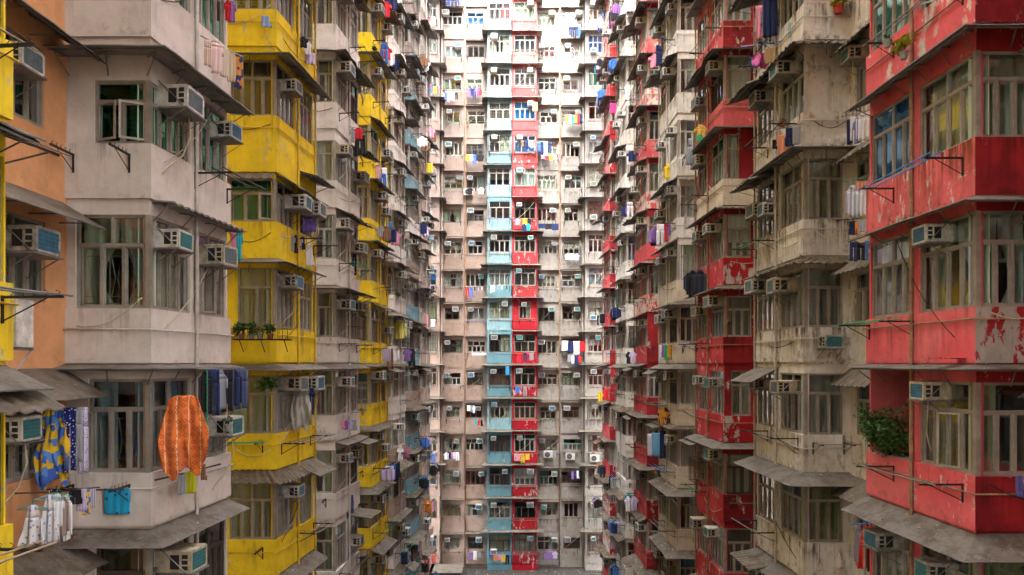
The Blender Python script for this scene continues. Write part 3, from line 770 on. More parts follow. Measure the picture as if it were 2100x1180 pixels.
        # pipe round the parapet
        if rt.random() < .7:
            pp = offset_poly(path, .085); zz = S-rt.uniform(.18, .38); pb = MB()
            pts = [Vector((p.x, p.y, zz))-o for p in (pp[:3] if side == 'L' else pp[1:])]
            pts[0 if side == 'L' else -1] += Vector((0, .0, .0)); pb.tube(pts, .017, 6)
            link('drain_pipe', pb.mesh('drain_pipe', [M['pipe_y' if wall == 'yellow' else ('pipe' if 'white' in wall else 'pipe_r')]], True), t)
        if Y0 > 20 and rt.random() < .16:
            ua, ub = sorted((nu(L*.53), nu(L-.06))); cage(t, fs, o, ua, ub, S, S+rt.choice([.5, .9, 1.4]), .36)
        if rt.random() < (.5 if Y0 > 15 else .35): cable(t, fs, o, nu(rt.uniform(.1, .5)), S-rt.uniform(.1, .6), nu(rt.uniform(L*.6, L)), S+rt.uniform(-.5, 1.8), rt)
        if rt.random() < .3: cable(t, ff, o, .2, S-rt.uniform(0, .4), ff.L-.1, S-rt.uniform(-.3, .5), rt)
        # air conditioners
        acs = c.get('ac')
        if acs is None:
            acs = []
            if rt.random() < (.86 if Y0 < 40 else .7): acs.append(('s', rt.choice([.38, .5, .9]), rt.choice([1.02, 1.08, 1.12]), None))
            if rt.random() < (.75 if Y0 < 36 else .4): acs.append(('s', rt.uniform(L*.62, L*.85), rt.choice([.98, 1.08, .5]), None))
        used = set()
        for (w, u, dz, g) in acs:
            fc = {'f': ff, 'r': fr}.get(w, fs); uu = nu(u) if w == 's' else u
            pos = {'f': 'front window', 'r': 'recess window'}.get(w, 'near court window' if u < L/2 else 'far court window')
            if pos in used: pos = 'outer '+pos
            used.add(pos)
            add_ac(fc, uu, S+dz, f"{pos}, {where}", g=g, hose=near and rt.random() < .5, bracket=True)
        # racks and washing
        rk = c.get('rack', rt.random() < .68)
        if rk:
            ua, ub = sorted((nu(.25), nu(min(L-.2, 2.3))))
            if rt.random() < .4: ua, ub = sorted((nu(L*.5), nu(L-.1)))
            arm = rt.choice([.55, .65, .75]); rz_ = S-rt.uniform(.12, .3)
            rack(fs, ua, ub, rz_, f"court side, {where}", arm, rt.choice([1, 2, 2]))
            if not near and c.get('wash', rt.random() < .55):
                n = rt.choice([2, 3, 4, 5]); laundry_row(fs, ua+.1, ub-.1, rz_+.02, .05+arm*.8, n, where, f'washing on the {short}, {storey(k-kv)}', rt)
        if c.get('frack', rt.random() < .2):
            u0, u1 = (.15, 1.1) if side == 'L' else (.2, 1.0)
            rack(ff, u0, u1, S-.2, f"camera side, {where}", .6, rt.choice([0, 1, 2]))
    TW[side+str(i)] = dict(t=t, o=o, ff=ff, fs=fs, fr=fr, kv=kv, short=short, L=L, nu=nu, path=path)
    return t
LS = [5.3, 11.8, 18.3, 24.8, 31.3, 37.8, 44.3, 50.8]
RS = [4.91, 11.46, 18.01, 24.56, 31.11, 37.66, 44.21, 50.76]
LL, RL = 2.65, 3.3
cfgL1 = {'recess_win': True, 'awmats': ['aw_dark', 'aw_grey'],
 2: dict(aw='wrap', awm='aw_dark', pz=.98, ac=[], rack=False, glass='glass_teal', frack=False, extra=False),
 1: dict(h=1.09, hfar=1.4, glass='glass_green', glass_s1='glass_teal', style='frame', aw='wrap', awm='aw_grey', awz=1.52, pj=.62, dr=.12, rag=0, fw=.92, n_f=2, up_f=1, sash_f=[(0, 'l', 22), (1, 'r', 30)], cur_f='cur_white', mode_f='right', cur_s0='cur_white', mode_s0='full', sash_s0=[(2, 'l', 30)], glass_r='glass_dark',
         ac=[('s', .55, .72, 'g_grey'), ('s', 2.25, .78, 'g_blue'), ('r', 2.3, .62, 'g_grey')], rack=True, frack=True, extra=False, sash_s1=[]),
 0: dict(h=1.6, style='frame', cur='cur_green', cur_f='cur_green', mode_f='tied', mode_s0='full', aw='side', awm='aw_grey', pj=.42, dr=.05, glass='glass', fw=1.24, n_f=3, up_f=2, ac=[('s', .42, 1.06, 'g_teal'), ('s', 1.9, .98, 'g_grey'), ('r', 2.5, .72, 'g_blue')],
         rack=False, frack=False, extra=False, sash_f=[], sash_s0=[], sash_s1=[(1, 'l', 35)]),
 -1: dict(h=1.6, style='frame', cur='cur_blue', mode_f='pair', aw='wrap', awm='aw_grey', pj=.38, dr=.07, fw=1.02, ac=[('s', 2.2, .42, 'g_teal'), ('r', 2.25, .72, 'g_teal')], glass='glass', sash_f=[(0, 'l', 70)], rack=False, frack=True, extra=False, n_f=3, sash_s0=[]),
 -2: dict(h=1.6, style='frame_d', cur='cur_green', aw='wrap', awm='aw_grey', pj=.5, dr=.2, fw=.9, ac=[('s', .55, 1.0, 'g_teal')], rack=False, frack=False, extra=False, sash_f=[], sash_s0=[])}
Y = 'aw_dark'
cfgL2 = {3: dict(style='frame_w', glass='glass', cur='cur_blue', ac=[('s', .6, .98, 'g_grey')], aw='wrap', awm='aw_dark', rag=0),
 2: dict(style='frame', cur='cur_brown', mode='full', aw='wrap', awm='aw_grey', pj=.62, dr=.26, rag=0, pz=1.48, awz=1.66, h=1.5, ac=[('s', .62, .82, 'g_grey')], fw=1.2, extra=False),
 1: dict(aw='both', awz=1.3, h=1.15, awm='aw_dark', style='frame', cur='cur_grey', sash_f=[(2, 'r', 35)], n_f=3, fw=1.2, glass_f='glass_teal', ac=[('s', .9, .5, 'g_teal'), ('s', 2.0, .55, 'g_grey')], extra=True, rack=True),
 0: dict(aw='wrap', awm='aw_dark', pj=.5, dr=.18, cur='cur_beige', fw=.98, style='frame', ac=[('s', .5, 1.08, 'g_blue')], rack=False, frack=False, extra=False, glass='glass', sash_f=[], n_f=2),
 -1: dict(aw='wrap', awm='aw_grey', pj=.55, dr=.16, ac=[('s', .75, 1.12, 'g_grey'), ('s', 1.9, 1.1, 'g_blue')], style='frame', cur='cur_grey', mode='full', fw=1.25, n_f=2, rack=True, extra=False, sash_s0=[]),
 -2: dict(aw='wrapcorr', pj=.5, dr=.28, rag=.08, ac=[('s', .85, 1.0, 'g_blue')], cur='cur_grey', style='frame', fw=1.2, sash_s0=[(1, 'l', 30)], rack=True, frack=True, extra=True),
 -3: dict(aw='side', awm='aw_grey')}
cfgR1 = {'recess_win': True, 'awmats': ['aw_grey', 'aw_dark'],
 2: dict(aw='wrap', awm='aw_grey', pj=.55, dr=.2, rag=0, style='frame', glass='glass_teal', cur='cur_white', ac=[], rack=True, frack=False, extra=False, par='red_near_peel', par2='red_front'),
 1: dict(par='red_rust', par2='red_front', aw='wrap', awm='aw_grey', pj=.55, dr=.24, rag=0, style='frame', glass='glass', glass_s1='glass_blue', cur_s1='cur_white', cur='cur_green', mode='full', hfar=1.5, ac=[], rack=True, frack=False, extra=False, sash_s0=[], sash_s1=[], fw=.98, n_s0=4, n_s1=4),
 0: dict(par='red_near', par2='patch_front', aw='wrap', awm='aw_grey', pj=.58, dr=.2, rag=0, style='frame', cur='cur_green', mode='tied', cur_f='cur_white', ac=[('s', .9, 1.2, 'g_blue')], rack=True, frack=False, extra=False, glass='glass', sash_s0=[], sash_f=[], n_s0=4),
 -1: dict(aw='wrap', awm='aw_grey', pj=.50, dr=.07, rag=0, style='frame', cur='cur_yellow', mode='left', ac=[('s', .95, 1.22, 'g_blue')], nofar=True, rack=True, frack=False, extra=False, glass='glass', sash_s0=[(2, 'r', 40)], n_s0=4),
 -2: dict(aw='wrap', awm='aw_grey', pj=.62, dr=.3, rag=0, cur='cur_lime', mode='full', style='frame', ac=[('s', .75, .86, 'g_teal'), ('s', 2.4, .98, 'g_blue')], rack=False, extra=False)}
cfgR2 = {'recess_win': True, 'awmats': ['aw_dark', 'aw_grey'],
 3: dict(nofront=True, ac=[('s', 1.9, .3, 'g_blue')], aw='both', rack=True, extra=True),
 2: dict(nofront=True, aw='wrapcorr', pj=.62, dr=.34, awz=1.86, ac=[('s', .75, 1.2, 'g_teal'), ('s', 2.5, 1.1, 'g_grey'), ('r', .7, 1.0, 'g_teal')], rack=True, frack=False, extra=True),
 1: dict(aw='wrap', awm='aw_grey', pj=.6, dr=.12, style='frame', cur='cur_beige', mode='full', ac=[('s', 1.9, .5, 'g_blue'), ('s', 2.6, .6, 'g_grey')], rack=True, extra=True, fw=.98),
 0: dict(aw='wrapcorr', pj=.5, dr=.2, awz=1.80, style='frame', cur='cur_grey', mode='full', ac=[('s', .9, .98, 'g_grey'), ('s', 2.6, 1.15, 'g_grey'), ('f', .55, -.55, 'g_teal')], rack=False, fw=.98, extra=False, frack=False),
 -1: dict(aw='none', style='frame', cur='cur_grey', mode='full', ac=[('s', .85, 1.05, 'g_grey'), ('s', 2.6, 1.1, 'g_grey')], extra=True, awz=1.8, fw=.98, frack=True),
 -2: dict(aw='wrap', awm='aw_grey', pj=.75, dr=.25, style='frame', cur='cur_lime', mode='full', ac=[], fw=.98, rack=True, extra=False, frack=False),
 -3: dict(aw='side', awm='aw_grey')}
cfgR3 = {3: dict(par='red', aw='wrap'), 2: dict(par='cream', aw='wrap', awm='aw_grey', fw=.5), 1: dict(par='red', par2='red_peel', aw='wrapcorr', ac=[('s', .8, 1.0, 'g_grey'), ('s', 2.3, 1.0, 'g_blue')], sash_f=[(1, 'r', 20)]), 0: dict(aw='wrapcorr', ac=[('s', .5, 1.1, 'g_grey'), ('s', 2.4, .9, 'g_grey')], n_f=3, fw=.95),
         -1: dict(par='red', par2='red_peel', aw='none', ac=[('s', .6, 1.0, 'g_teal'), ('s', 2.4, 1.05, 'g_grey')], fin=(.25, .95)), -2: dict(aw='wrap', awm='aw_grey', ac=[('s', .5, 1.2, 'g_teal')]), -3: dict(aw='front'), -4: dict(aw='wrapcorr', ac=[('s', .5, .9, 'g_grey')])}
cfgR5 = {6: dict(par='red'), 5: dict(par='patch'), 4: dict(par='red'), 3: dict(par='patch'), 2: dict(par='red'), 1: dict(par='patch')}
DEFS = [
 ('L', 0, 'yellow', 'yellow', 'yellow', 'left edge yellow tower', 'nearest yellow painted tower cut off by the left edge of the photo', {}),
 ('L', 1, 'white_l', 'orange', 'white_l', 'nearest left white tower', 'big smooth off-white bay window tower with an orange recess wall beside it', cfgL1),
 ('L', 2, 'yellow', 'yellow', 'yellow', 'nearest full yellow tower', 'bright yellow tower right behind the off-white tower with the orange recess', cfgL2),
 ('L', 3, 'white_l2', 'white_l2', 'white_l2', 'white tower between yellow ones', 'pale off-white bay tower standing between the two yellow towers', {}),
 ('L', 4, 'yellow', 'yellow', 'yellow', 'slimmer farther yellow tower', 'farther slimmer yellow tower between two off-white towers on the left', {}),
 ('L', 5, 'white_l2', 'white_l2', ['white_l2', 'white_l2', 'white_l2', 'pink_c'], 'white tower past both yellows', 'pale bay tower just past the farther yellow tower', {}),
 ('L', 6, 'pink_c', 'aqua', ['aqua', 'aqua', 'white_l2', 'pink_c'], 'left tower with aqua parapets', 'slim left tower with pale aqua and pinkish parapets', {}),
 ('L', 7, 'pink_c', 'pink_c', 'pink_c', 'left tower touching end block', 'narrow pinkish left tower touching the end block of the court', {}),
 ('R', 0, 'white_r', 'white_r', 'white_r', 'right edge tower', 'cream tower out past the right edge, nearest the viewer', {}),
 ('R', 1, 'red_near', 'red_near', 'red_near', 'nearest red tower', 'big coral red tower with peeling paint at the right edge of the photo', cfgR1),
 ('R', 2, 'white_r', 'white_r', 'white_r', 'nearest stained cream tower', 'stained cream tower with mouldy peeling render beside the big red tower', cfgR2),
 ('R', 3, 'red', 'cream', 'red', 'middle right red tower', 'red tower with scraped paint behind the stained cream tower', cfgR3),
 ('R', 4, 'white_s', 'white_r', ['white_s', 'white_r', 'cream'], 'cream tower between red ones', 'stained cream tower standing between two red towers on the right', {}),
 ('R', 5, 'red', 'white_r', 'red', 'farther patchy red tower', 'farther red tower with white scraped patches in its upper parapets', cfgR5),
 ('R', 6, 'white_s', 'white_s', ['white_s', 'white_r', 'white_s'], 'slim pale right tower', 'slim pale tower on the right past the patchy red tower', {}),
 ('R', 7, 'red', 'white_c', ['red', 'red', 'patch'], 'farthest right red tower', 'narrowest red tower on the right touching the end block', {}),
]
for (sd, i, wall, rec, par, short, label, cfg) in DEFS:
    st, ln = (LS, LL) if sd == 'L' else (RS, RL)
    l = ln+(.07 if (sd == 'L' and i == 0) else 0)
    prev = st[i-1]+ln+(.07 if (sd == 'L' and i == 1) else 0) if i > 0 else -1.0
    tower(sd, i, st[i], l, prev, wall, rec, par, short, label, cfg)

# ------------------------------------------------------------------ end block across the court
YB, YF = 58.3, 59.2
rc = random.Random(17)
def block(name, label, cat, mat, cols, short, x0, x1, lret=None, rret=None, awside=None):
    o = Vector(((x0+x1)/2, YF, 0)); t = bpy.data.objects.new(name, None); COL.objects.link(t); t.location = o; tag(t, label, cat)
    mb = MB(); TP = 53.0
    for ci, (a, b, bay, wu0, wu1, nm) in enumerate(cols):
        yf = YB if bay else YF
        f = Face((a, yf), (b, yf)); ops = []; wl = []
        for k in range(-6, 12):
            S = S0+ST*k
            if bay: q = (wu0-a, wu1-a, S, S+rc.choice([1.48, 1.5, 1.4]))
            else:
                q = (wu0-a+rc.uniform(-.22, .1), wu1-a+rc.uniform(-.12, .22), S-rc.choice([0, 0, 0, .12]), S+rc.choice([1.0, 1.05, 1.12, .95]))
            if bay and rc.random() < .12: q = (q[0]+.4, q[1]-.4, S, S+1.45)
            ops.append(q); wl.append((k, q))
        wall_face(mb, f, 0, TP, ops, o, 0)
        v = lambda x, y, z: Vector((x, y, z))-o
        for z in [S0+ST*k-.95 for k in range(-5, 13)]: mb.quad(v(a+.01, yf+.02, z), v(b-.01, yf+.02, z), v(b-.01, YF+3, z), v(a+.01, YF+3, z), 1)
        mb.quad(v(a, YF+3, 0), v(b, YF+3, 0), v(b, YF+3, TP), v(a, YF+3, TP), 1); mb.quad(v(a, yf, TP), v(b, yf, TP), v(b, YF+3, TP), v(a, YF+3, TP), 0)
        mb.quad(v(b-.01, YF+.02, 0), v(b-.01, YF+3, 0), v(b-.01, YF+3, TP), v(b-.01, YF+.02, TP), 1)
        if bay:
            mb.quad(v(a, YF, 0), v(a, YB, 0), v(a, YB, TP), v(a, YF, TP), 0); mb.quad(v(b, YB, 0), v(b, YF, 0), v(b, YF, TP), v(b, YB, TP), 0)
        for k, (u0, u1, za, zb) in wl:
            S = S0+ST*k; i = k+6; where = f"{storey(i)}, {nm}"
            stl = rc.choices(['frame_w', 'frame', 'frame_d'], [6, 4, 2] if k > 1 else [1, 6, 4])[0]
            gl = rc.choices(['glass', 'glass_dark', 'glass_teal', 'glass_blue'], [60, 32, 4, 4])[0]; cur = None
            n = rc.choice([4, 4, 3, 3]) if u1-u0 > 1.5 else rc.choice([3, 3, 2, 3])
            if nm == 'red bay column':
                if k == -3: gl, stl = 'glass_teal', 'frame_w'
                if k == -2: gl = 'glass_teal'
                if k == 7: gl, stl = 'glass_blue', 'frame_w'
                if k == 4: gl, stl, cur = 'glass_dark', 'frame_d', 'none'
            if nm == 'second white column' and k == -3: gl = 'glass_teal'
            sash = [(rc.choice([0, n-1]), rc.choice('lr'), rc.uniform(30, 80))] if rc.random() < .12 else None
            add_window(t, f, o, u0, u1, za, zb, stl, gl, cur, None, n=n, up=rc.choice([2, 2, 1, 3]), tr=rc.choice([.66, .6, .72]) if bay else rc.choice([.64, .58, None, .64]), sash=sash)
            if rc.random() < .3: cage(t, f, o, u0-.05, u1+.05, za-.05, zb-rc.choice([0, .3, .5]), .34)
            if rc.random() < .35: cable(t, f, o, rc.uniform(0, u0), za-.2, rc.uniform(u1, f.L), zb+rc.uniform(-.1, .4), rc)
            if rc.random() < .70:
                if bay: uu, zz = rc.choice([(u0+.45, S+1.02), (u1-.45, S+1.02), (u0+.4, S-.12 if rc.random() < .3 else S+1.0)])
                else: uu, zz = rc.choice([(u0+.32, S+.66), (u1-.32, S+.66)])
                add_ac(f, uu, zz, where, bracket=False)
            if bay:
                pth = [(a, YF), (a, YB), (b, YB), (b, YF)]
                parapet(t, pth, o, S-rc.choice([.93, .98, .9]), S-.02, mat if rc.random() < .62 else mat+'2', .045)
                am = rc.choice(['aw_grey', 'aw_dark', 'slab', 'aw_rust'])
                if rc.random() < .93:
                    if awside == 'L' and ci == 0 or (nm.startswith('last')): pa = pth[:3]
                    elif awside == 'R': pa = pth[1:]
                    elif nm.startswith('first'): pa = pth[1:]
                    else: pa = pth[1:3]
                    awning(t, pa, o, S+1.83, rc.uniform(.4, .62), rc.uniform(.06, .16), 'flat', am, .06, struts=False)
            else:
                if rc.random() < .75:
                    awning(t, [(a+.08, yf), (b-.08, yf)], o, S+1.42+rc.uniform(-.05, .1), rc.uniform(.3, .5), rc.uniform(.03, .12), 'flat', rc.choice(['slab', 'slab', 'aw_grey', 'aw_rust']), .06, struts=False)
                if rc.random() < .8:
                    w0, w1 = a+(.12 if rc.random() < .5 else .02), b-.06
                    parapet(t, [(w0, yf), (w1, yf)], o, S-1.25-rc.uniform(0, .12), S-.28, mat if rc.random() < .55 else mat+'2', rc.choice([.05, .10, .16]))
            if rc.random() < .6:
                pb = MB(); zz = S-.14; pb.tube([f.pt(.1, zz, .08)-o, f.pt(f.L-.1, zz-.02, .08)-o, f.pt(f.L-.1, zz-rc.uniform(.3, .7), .08)-o], .018, 5); link('drain_pipe', pb.mesh('drain_pipe', [M[rc.choice(['pipe', 'pipe_r', 'rust'])]]), t)
            if rc.random() < .72:
                rack(f, u0+.05, u1-.05, S-.10 if bay else S-.16, where, .7, rc.choice([0, 0, 1, 1, 2]), out=.08)
                if rc.random() < .22: laundry_row(f, u0+.1, u1-.1, S-.08, .6, rc.choice([3, 4, 5]), where, f'washing on the {nm}, {storey(i)}', rc, pool=('shirt', 'trousers', 'towel', 'sock'), sc=.85, face=True)
    link('wall', mb.mesh('block_wall', [M[mat], M['room']]), t)
    return t
block('apartment_block', 'pale pink stained half of the end block with three window columns', 'building', 'pink_c',
      [(-9.3, -5.42, True, -6.78, -5.62, 'first pink column'), (-5.42, -3.36, False, -5.02, -3.68, 'second pink column'), (-3.36, -1.37, False, -3.12, -1.75, 'third pink column')], '', -9.3, -1.37)
block('bay_tower', 'pale aqua bay window tower in the middle of the end block', 'building', 'aqua', [(-1.37, .69, True, -1.24, .55, 'aqua bay column')], '', -1.37, .69, awside='L')
block('bay_tower', 'crimson bay window tower beside the aqua one in the end block', 'building', 'red_c', [(.69, 2.80, True, .88, 2.68, 'red bay column')], '', .69, 2.80, awside='R')
block('apartment_block', 'stained off-white half of the end block right of the crimson bays', 'building', 'white_c',
      [(2.80, 4.80, False, 3.05, 4.45, 'first white column'), (4.80, 6.88, False, 5.1, 6.5, 'second white column'), (6.88, 11.0, True, 7.1, 8.35, 'last white column')], '', 2.80, 11.0)
# tall downpipes on the end block
for i, (x, mt, lb) in enumerate(((-5.3, 'pipe', 'pale rainwater pipe down the seam of first and second pink columns'), (-3.3, 'pipe_r', 'brownish rainwater pipe between second and third pink columns'),
                                 (4.75, 'pipe_r', 'rusty rainwater pipe between the two flat white columns'), (6.75, 'pipe', 'pale rainwater pipe beside the last white bay column'))):
    pb = MB(); pb.tube([(0, 0, 0), (0, 0, 20), (.05, 0, 34), (0, 0, 52.5)], .055, 8); o = link('rainwater_pipe', pb.mesh('rainwater_pipe', [M[mt]], True), None, (x, YF-.16, .1)); tag(o, lb, 'pipe', 'rainwater pipes on the end block')

# unseen block added behind the viewer, its height set to cut sky and sun
mb = MB(); f = Face((11, -6), (-11, -6)); ops = [(1.2+2.6*c, 2.8+2.6*c, S0+ST*k, S0+ST*k+1.4) for c in range(8) for k in range(-6, 12)]
o = Vector((0, -6, 0)); TB = 128.0; wall_face(mb, f, 0, TB, ops, o, 0); mb.quad((-11, -2, 0), (11, -2, 0), (11, -2, TB), (-11, -2, TB), 1); mb.quad((-11, 0, TB), (11, 0, TB), (11, -2, TB), (-11, -2, TB), 0)
e = bpy.data.objects.new('apartment_block', None); COL.objects.link(e); e.location = o; tag(e, 'unseen grey block added behind the viewpoint to keep light out of the court', 'building')
link('wall', mb.mesh('block_wall', [M['grey_b'], M['room']]), e)

# ------------------------------------------------------------------ ground
mb = MB(); mb.quad((-300, -300, 0), (300, -300, 0), (300, 300, 0), (-300, 300, 0)); g = link('ground', mb.mesh('ground', [M['ground']])); g['kind'] = 'structure'
rr = random.Random(4); mb = MB()
for _ in range(700):
    x, y = rr.uniform(-7, 8.5), rr.uniform(52, 58.2); s_ = rr.uniform(.02, .12); a = rr.random()*3
    ca, sa = math.cos(a)*s_, math.sin(a)*s_; z = .006+rr.random()*.05
    mb.quad((x-ca, y-sa, z), (x+sa*.5, y-ca*.5, z+.01), (x+ca, y+sa, z+.03), (x-sa*.5, y+ca*.5, z+.02), rr.randrange(3))
for (x, y, z) in BITS:
    s_ = rr.uniform(.012, .05) if y < 30 else rr.uniform(.04, .13); a = rr.random()*3; ca, sa = math.cos(a)*s_, math.sin(a)*s_; q = .35+rr.random()*.6
    mb.quad((x-ca, y-sa, z), (x+sa*q, y-ca*q, z+.006), (x+ca, y+sa, z+.012+s_*.2*rr.random()), (x-sa*q, y+ca*q, z+.008), rr.choice([0, 0, 0, 1, 2, 3, 3]))
lit = link('litter', mb.mesh('litter', [M['wood'], M['ac3'], M['stem'], M['rust']])); lit['kind'] = 'stuff'; tag(lit, 'scraps of litter and dry leaves on the awnings and the roof deck', 'litter')
for i, (x, w, lb) in enumerate(((-4.7, 2.4, 'grey sheet roof on the deck under the second pink column'), (-6.6, 1.3, 'small grey shed roof at the foot of the left towers'))):
    mb = MB(); mb.box(-w/2, w/2, -1.1, 1.1, 0, .5); mb.box(-w/2-.15, w/2+.15, -1.25, 1.25, .502, .56); o = link('shed', mb.mesh('shed', [M['aw_dark']]), None, (x, 57.0, 0)); tag(o, lb, 'shed')

# ------------------------------------------------------------------ washing, plants and single objects read off the photograph
def G(kind, x0, y0, x1, y1, Y, col, label, group, rz=0, name=None, fold=None, hanger=None):
    m = col if not isinstance(col, (str, tuple)) else cl_mat(CD[col] if isinstance(col, str) else col)
    return garment(kind, W((x0+x1)/2, y0, Y), (x1-x0)*Y/F, (y1-y0)*Y/F, m, R(rz), label, group, name, fold, hanger)
def line(x0, y0, Y0, x1, y1, Y1, label, mat='steel', r=.012):
    a, b = W(x0, y0, Y0), W(x1, y1, Y1); mb = MB(); mb.tube([(0, 0, 0), (b-a)*.5+Vector((0, 0, -.01)), b-a], r, 6)
    o = link('drying_pole', mb.mesh('drying_pole', [M[mat]], True), None, a); tag(o, label, 'pole', 'drying poles'); return o
g1 = 'washing by the orange recess'
blueprint = cl_mat((.05, .13, .50), 'patch', (.72, .45, .03), (.10, .25, .60), 7); stars = cl_mat((.015, .02, .14), 'dots', (.7, .72, .8), None, 22)
polka = cl_mat((.68, .66, .68), 'dots', (.25, .27, .5), None, 13); lilacp = cl_mat((.55, .50, .66), 'dots', (.1, .1, .25), None, 26)
line(70, 836, 10.8, 185, 836, 11.3, 'wooden drying pole holding the blue and yellow printed sheet', 'wood')
G('quilt', 76, 838, 140, 1008, 10.85, blueprint, 'blue sheet printed with yellow patches hanging by the orange recess wall', g1, 12, 'hanging_sheet', .05)
G('trousers', 131, 836, 156, 968, 10.95, stars, 'navy trousers with white star dots next to the blue printed sheet', g1, 40)
G('trousers', 148, 838, 168, 950, 11.05, 'grey', 'pale grey trousers between the starry navy pair and lilac ones', g1, 35)
G('trousers', 160, 836, 180, 970, 11.15, lilacp, 'lilac spotted trousers at the right end above the open casement', g1, 30)
line(30, 1012, 9.9, 150, 1006, 10.6, 'dark pole carrying the white spotted dresses at lower left', 'black')
g2 = 'dresses hanging low by the orange recess'
G('dress', 42, 1036, 92, 1118, 9.95, polka, 'white ruffled skirt with blue spots, frontmost of the lower left row', g2, 10, 'skirt', .045, (.05, .45, .5))
G('dress', 82, 1016, 120, 1114, 10.1, polka, 'long white dress with blue spots behind the ruffled skirt', g2, 15, None, .045, (.4, .6, .7))
G('shirt', 104, 1013, 130, 1080, 10.25, 'white', 'plain white shirt behind the long spotted dress', g2, 30, None, None, (.1, .5, .4))
G('longsleeve', 116, 1016, 140, 1100, 10.4, (.33, .24, .21), 'taupe brown long top in the row of white dresses', g2, 30)
G('longsleeve', 127, 1014, 146, 1108, 10.55, 'white', 'white long sleeved shirt ending the lower left row', g2, 30)
g3 = 'small washing by the nearest off-white tower'
line(138, 1002, 10.9, 205, 1000, 11.2, 'thin rod with small underwear below the spotted lilac trousers', 'rust')
G('shorts', 140, 1004, 168, 1034, 10.9, 'black', 'black shorts on the thin rod beside the white dresses', g3, 10)
G('shorts', 158, 1003, 176, 1048, 10.95, 'lilac', 'lilac slip among the small washing on the thin rod', g3, 20, 'slip')
G('towel', 170, 1003, 184, 1056, 11.0, cl_mat((.10, .16, .5), 'patch', (.7, .5, .1), None, 16), 'small blue and yellow cloth on the thin rod', g3, 25)
G('towel', 182, 1003, 195, 1042, 11.05, cl_mat((.65, .6, .65), 'stripe', (.1, .12, .3), None, 14), 'white and navy striped cloth at the rod end', g3, 25)
G('towel', 213, 1002, 266, 1055, 11.70, cl_mat((.02, .36, .62), 'dots', (.02, .10, .3), None, 9), 'bright blue towel hung flat on the off-white parapet', g3, 0, None, .014)
G('quilt', 330, 808, 421, 986, 11.75, cl_mat((.70, .17, .035), 'zig', (.80, .46, .24), (.22, .035, .02), 3.2), 'large orange patterned quilt draped at the off-white tower corner', g3, 22, None, .07)
line(318, 985, 11.7, 452, 952, 13.2, 'dark drying pole passing below the orange quilt', 'black', .016)
G('towel', 378, 968, 401, 1012, 12.2, (.55, .55, .03), 'yellow-green towel hanging under the orange quilt', g3, 25)
G('towel', 366, 974, 380, 1014, 12.0, 'grey', 'grey rag left of the yellow-green towel', g3, 25)
G('sock', 410, 952, 424, 985, 12.7, 'brown', 'brown sock on the pole right of the yellow-green towel', g3, 10)
g4 = 'dark washing under the grey awning'
line(405, 757, 12.1, 502, 757, 14.2, 'drying pole holding the row of dark shirts under the awning')
for i, (c, k) in enumerate((('black', 'longsleeve'), ('navy', 'trousers'), ((.25, .27, .32), 'shirt'), ('black', 'trousers'), ('navy', 'longsleeve'), ((.08, .10, .2), 'trousers'))):
    nm = ['black long sleeved shirt', 'navy trousers', 'slate grey shirt', 'black trousers', 'navy long sleeved shirt', 'faded blue trousers'][i]
    G(k, 408+14.5*i, 758, 437+14.5*i, 846-i*3+(i % 2)*8, 12.2+.36*i, c, f"{nm}, {['first', 'second', 'third', 'fourth', 'fifth', 'last'][i]} of the dark row beside the green chain", g4, 32+5*(i % 2))
mb = MB(); 
for i in range(26): mb.tube([(.006*(-1)**i, 0, -.045*i), (-.006*(-1)**i, 0, -.045*(i+1)-.008)], .011, 5)
o = link('chain', mb.mesh('chain', [M['pole_g']]), None, W(425, 757, 12.1)); tag(o, 'bright green plastic chain hanging beside the dark shirts', 'chain')
g5 = 'pale washing high on the off-white tower'
line(412, 74, 12.3, 500, 118, 14.3, 'grey pole with pinkish washing high on the off-white tower')
G('trousers', 418, 82, 434, 136, 12.5, (.62, .45, .36), 'beige trousers, first of the pale high row', g5, 35); G('shirt', 430, 80, 458, 150, 12.8, (.72, .52, .5), 'pale pink shirt in the pale high row', g5, 35)
G('towel', 452, 98, 468, 158, 13.3, (.6, .5, .4), 'cream towel behind the pale pink shirt', g5, 35); G('towel', 466, 108, 482, 168, 13.7, (.55, .42, .3), 'sand coloured towel near the yellow tower', g5, 35)
G('towel', 480, 118, 498, 182, 14.1, cl_mat((.03, .04, .15), 'patch', (.6, .25, .05), None, 9), 'navy and orange cloth ending the pale high row', g5, 35)
G('shirt', 460, 0, 474, 42, 14.4, 'red', 'red shirt at the top edge near the yellow tower', g5, 30); G('shirt', 466, 2, 484, 46, 14.6, 'purple', 'purple shirt behind the red one at the top edge', g5, 30)
G('towel', 472, 462, 484, 520, 14.5, 'pink', 'pale pink towel beside the teal one', g5, 45); G('shirt', 478, 468, 498, 536, 14.7, 'teal', 'teal shirt hanging in front of the yellow tower', g5, 35)
line(468, 462, 14.3, 500, 470, 15.0, 'short pole with pink and teal washing before the yellow tower')
g6 = 'washing on the nearest full yellow tower'
G('sock', 530, 33, 558, 56, 18.05, (.25, .35, .65), 'crumpled blue rag on the top yellow parapet', g6, 0, 'rag')
line(612, 72, 19.6, 648, 82, 20.6, 'pole with small washing at the top yellow side'); G('shirt', 613, 76, 632, 98, 19.7, 'black', 'black vest on the upper yellow side', g6, 30); G('shirt', 622, 84, 640, 112, 20, 'white', 'white vest on the upper yellow side', g6, 30); G('towel', 626, 108, 646, 132, 20.2, 'lilac', 'lilac cloth under the white vest', g6, 30)
G('sheet', 620, 415, 647, 476, 20.2, (.20, .13, .48), 'violet sheet hanging beside the yellow tower awning', g6, 20)
line(584, 478, 19.0, 650, 492, 20.8, 'pole with mixed washing over the yellow parapet', 'wood')
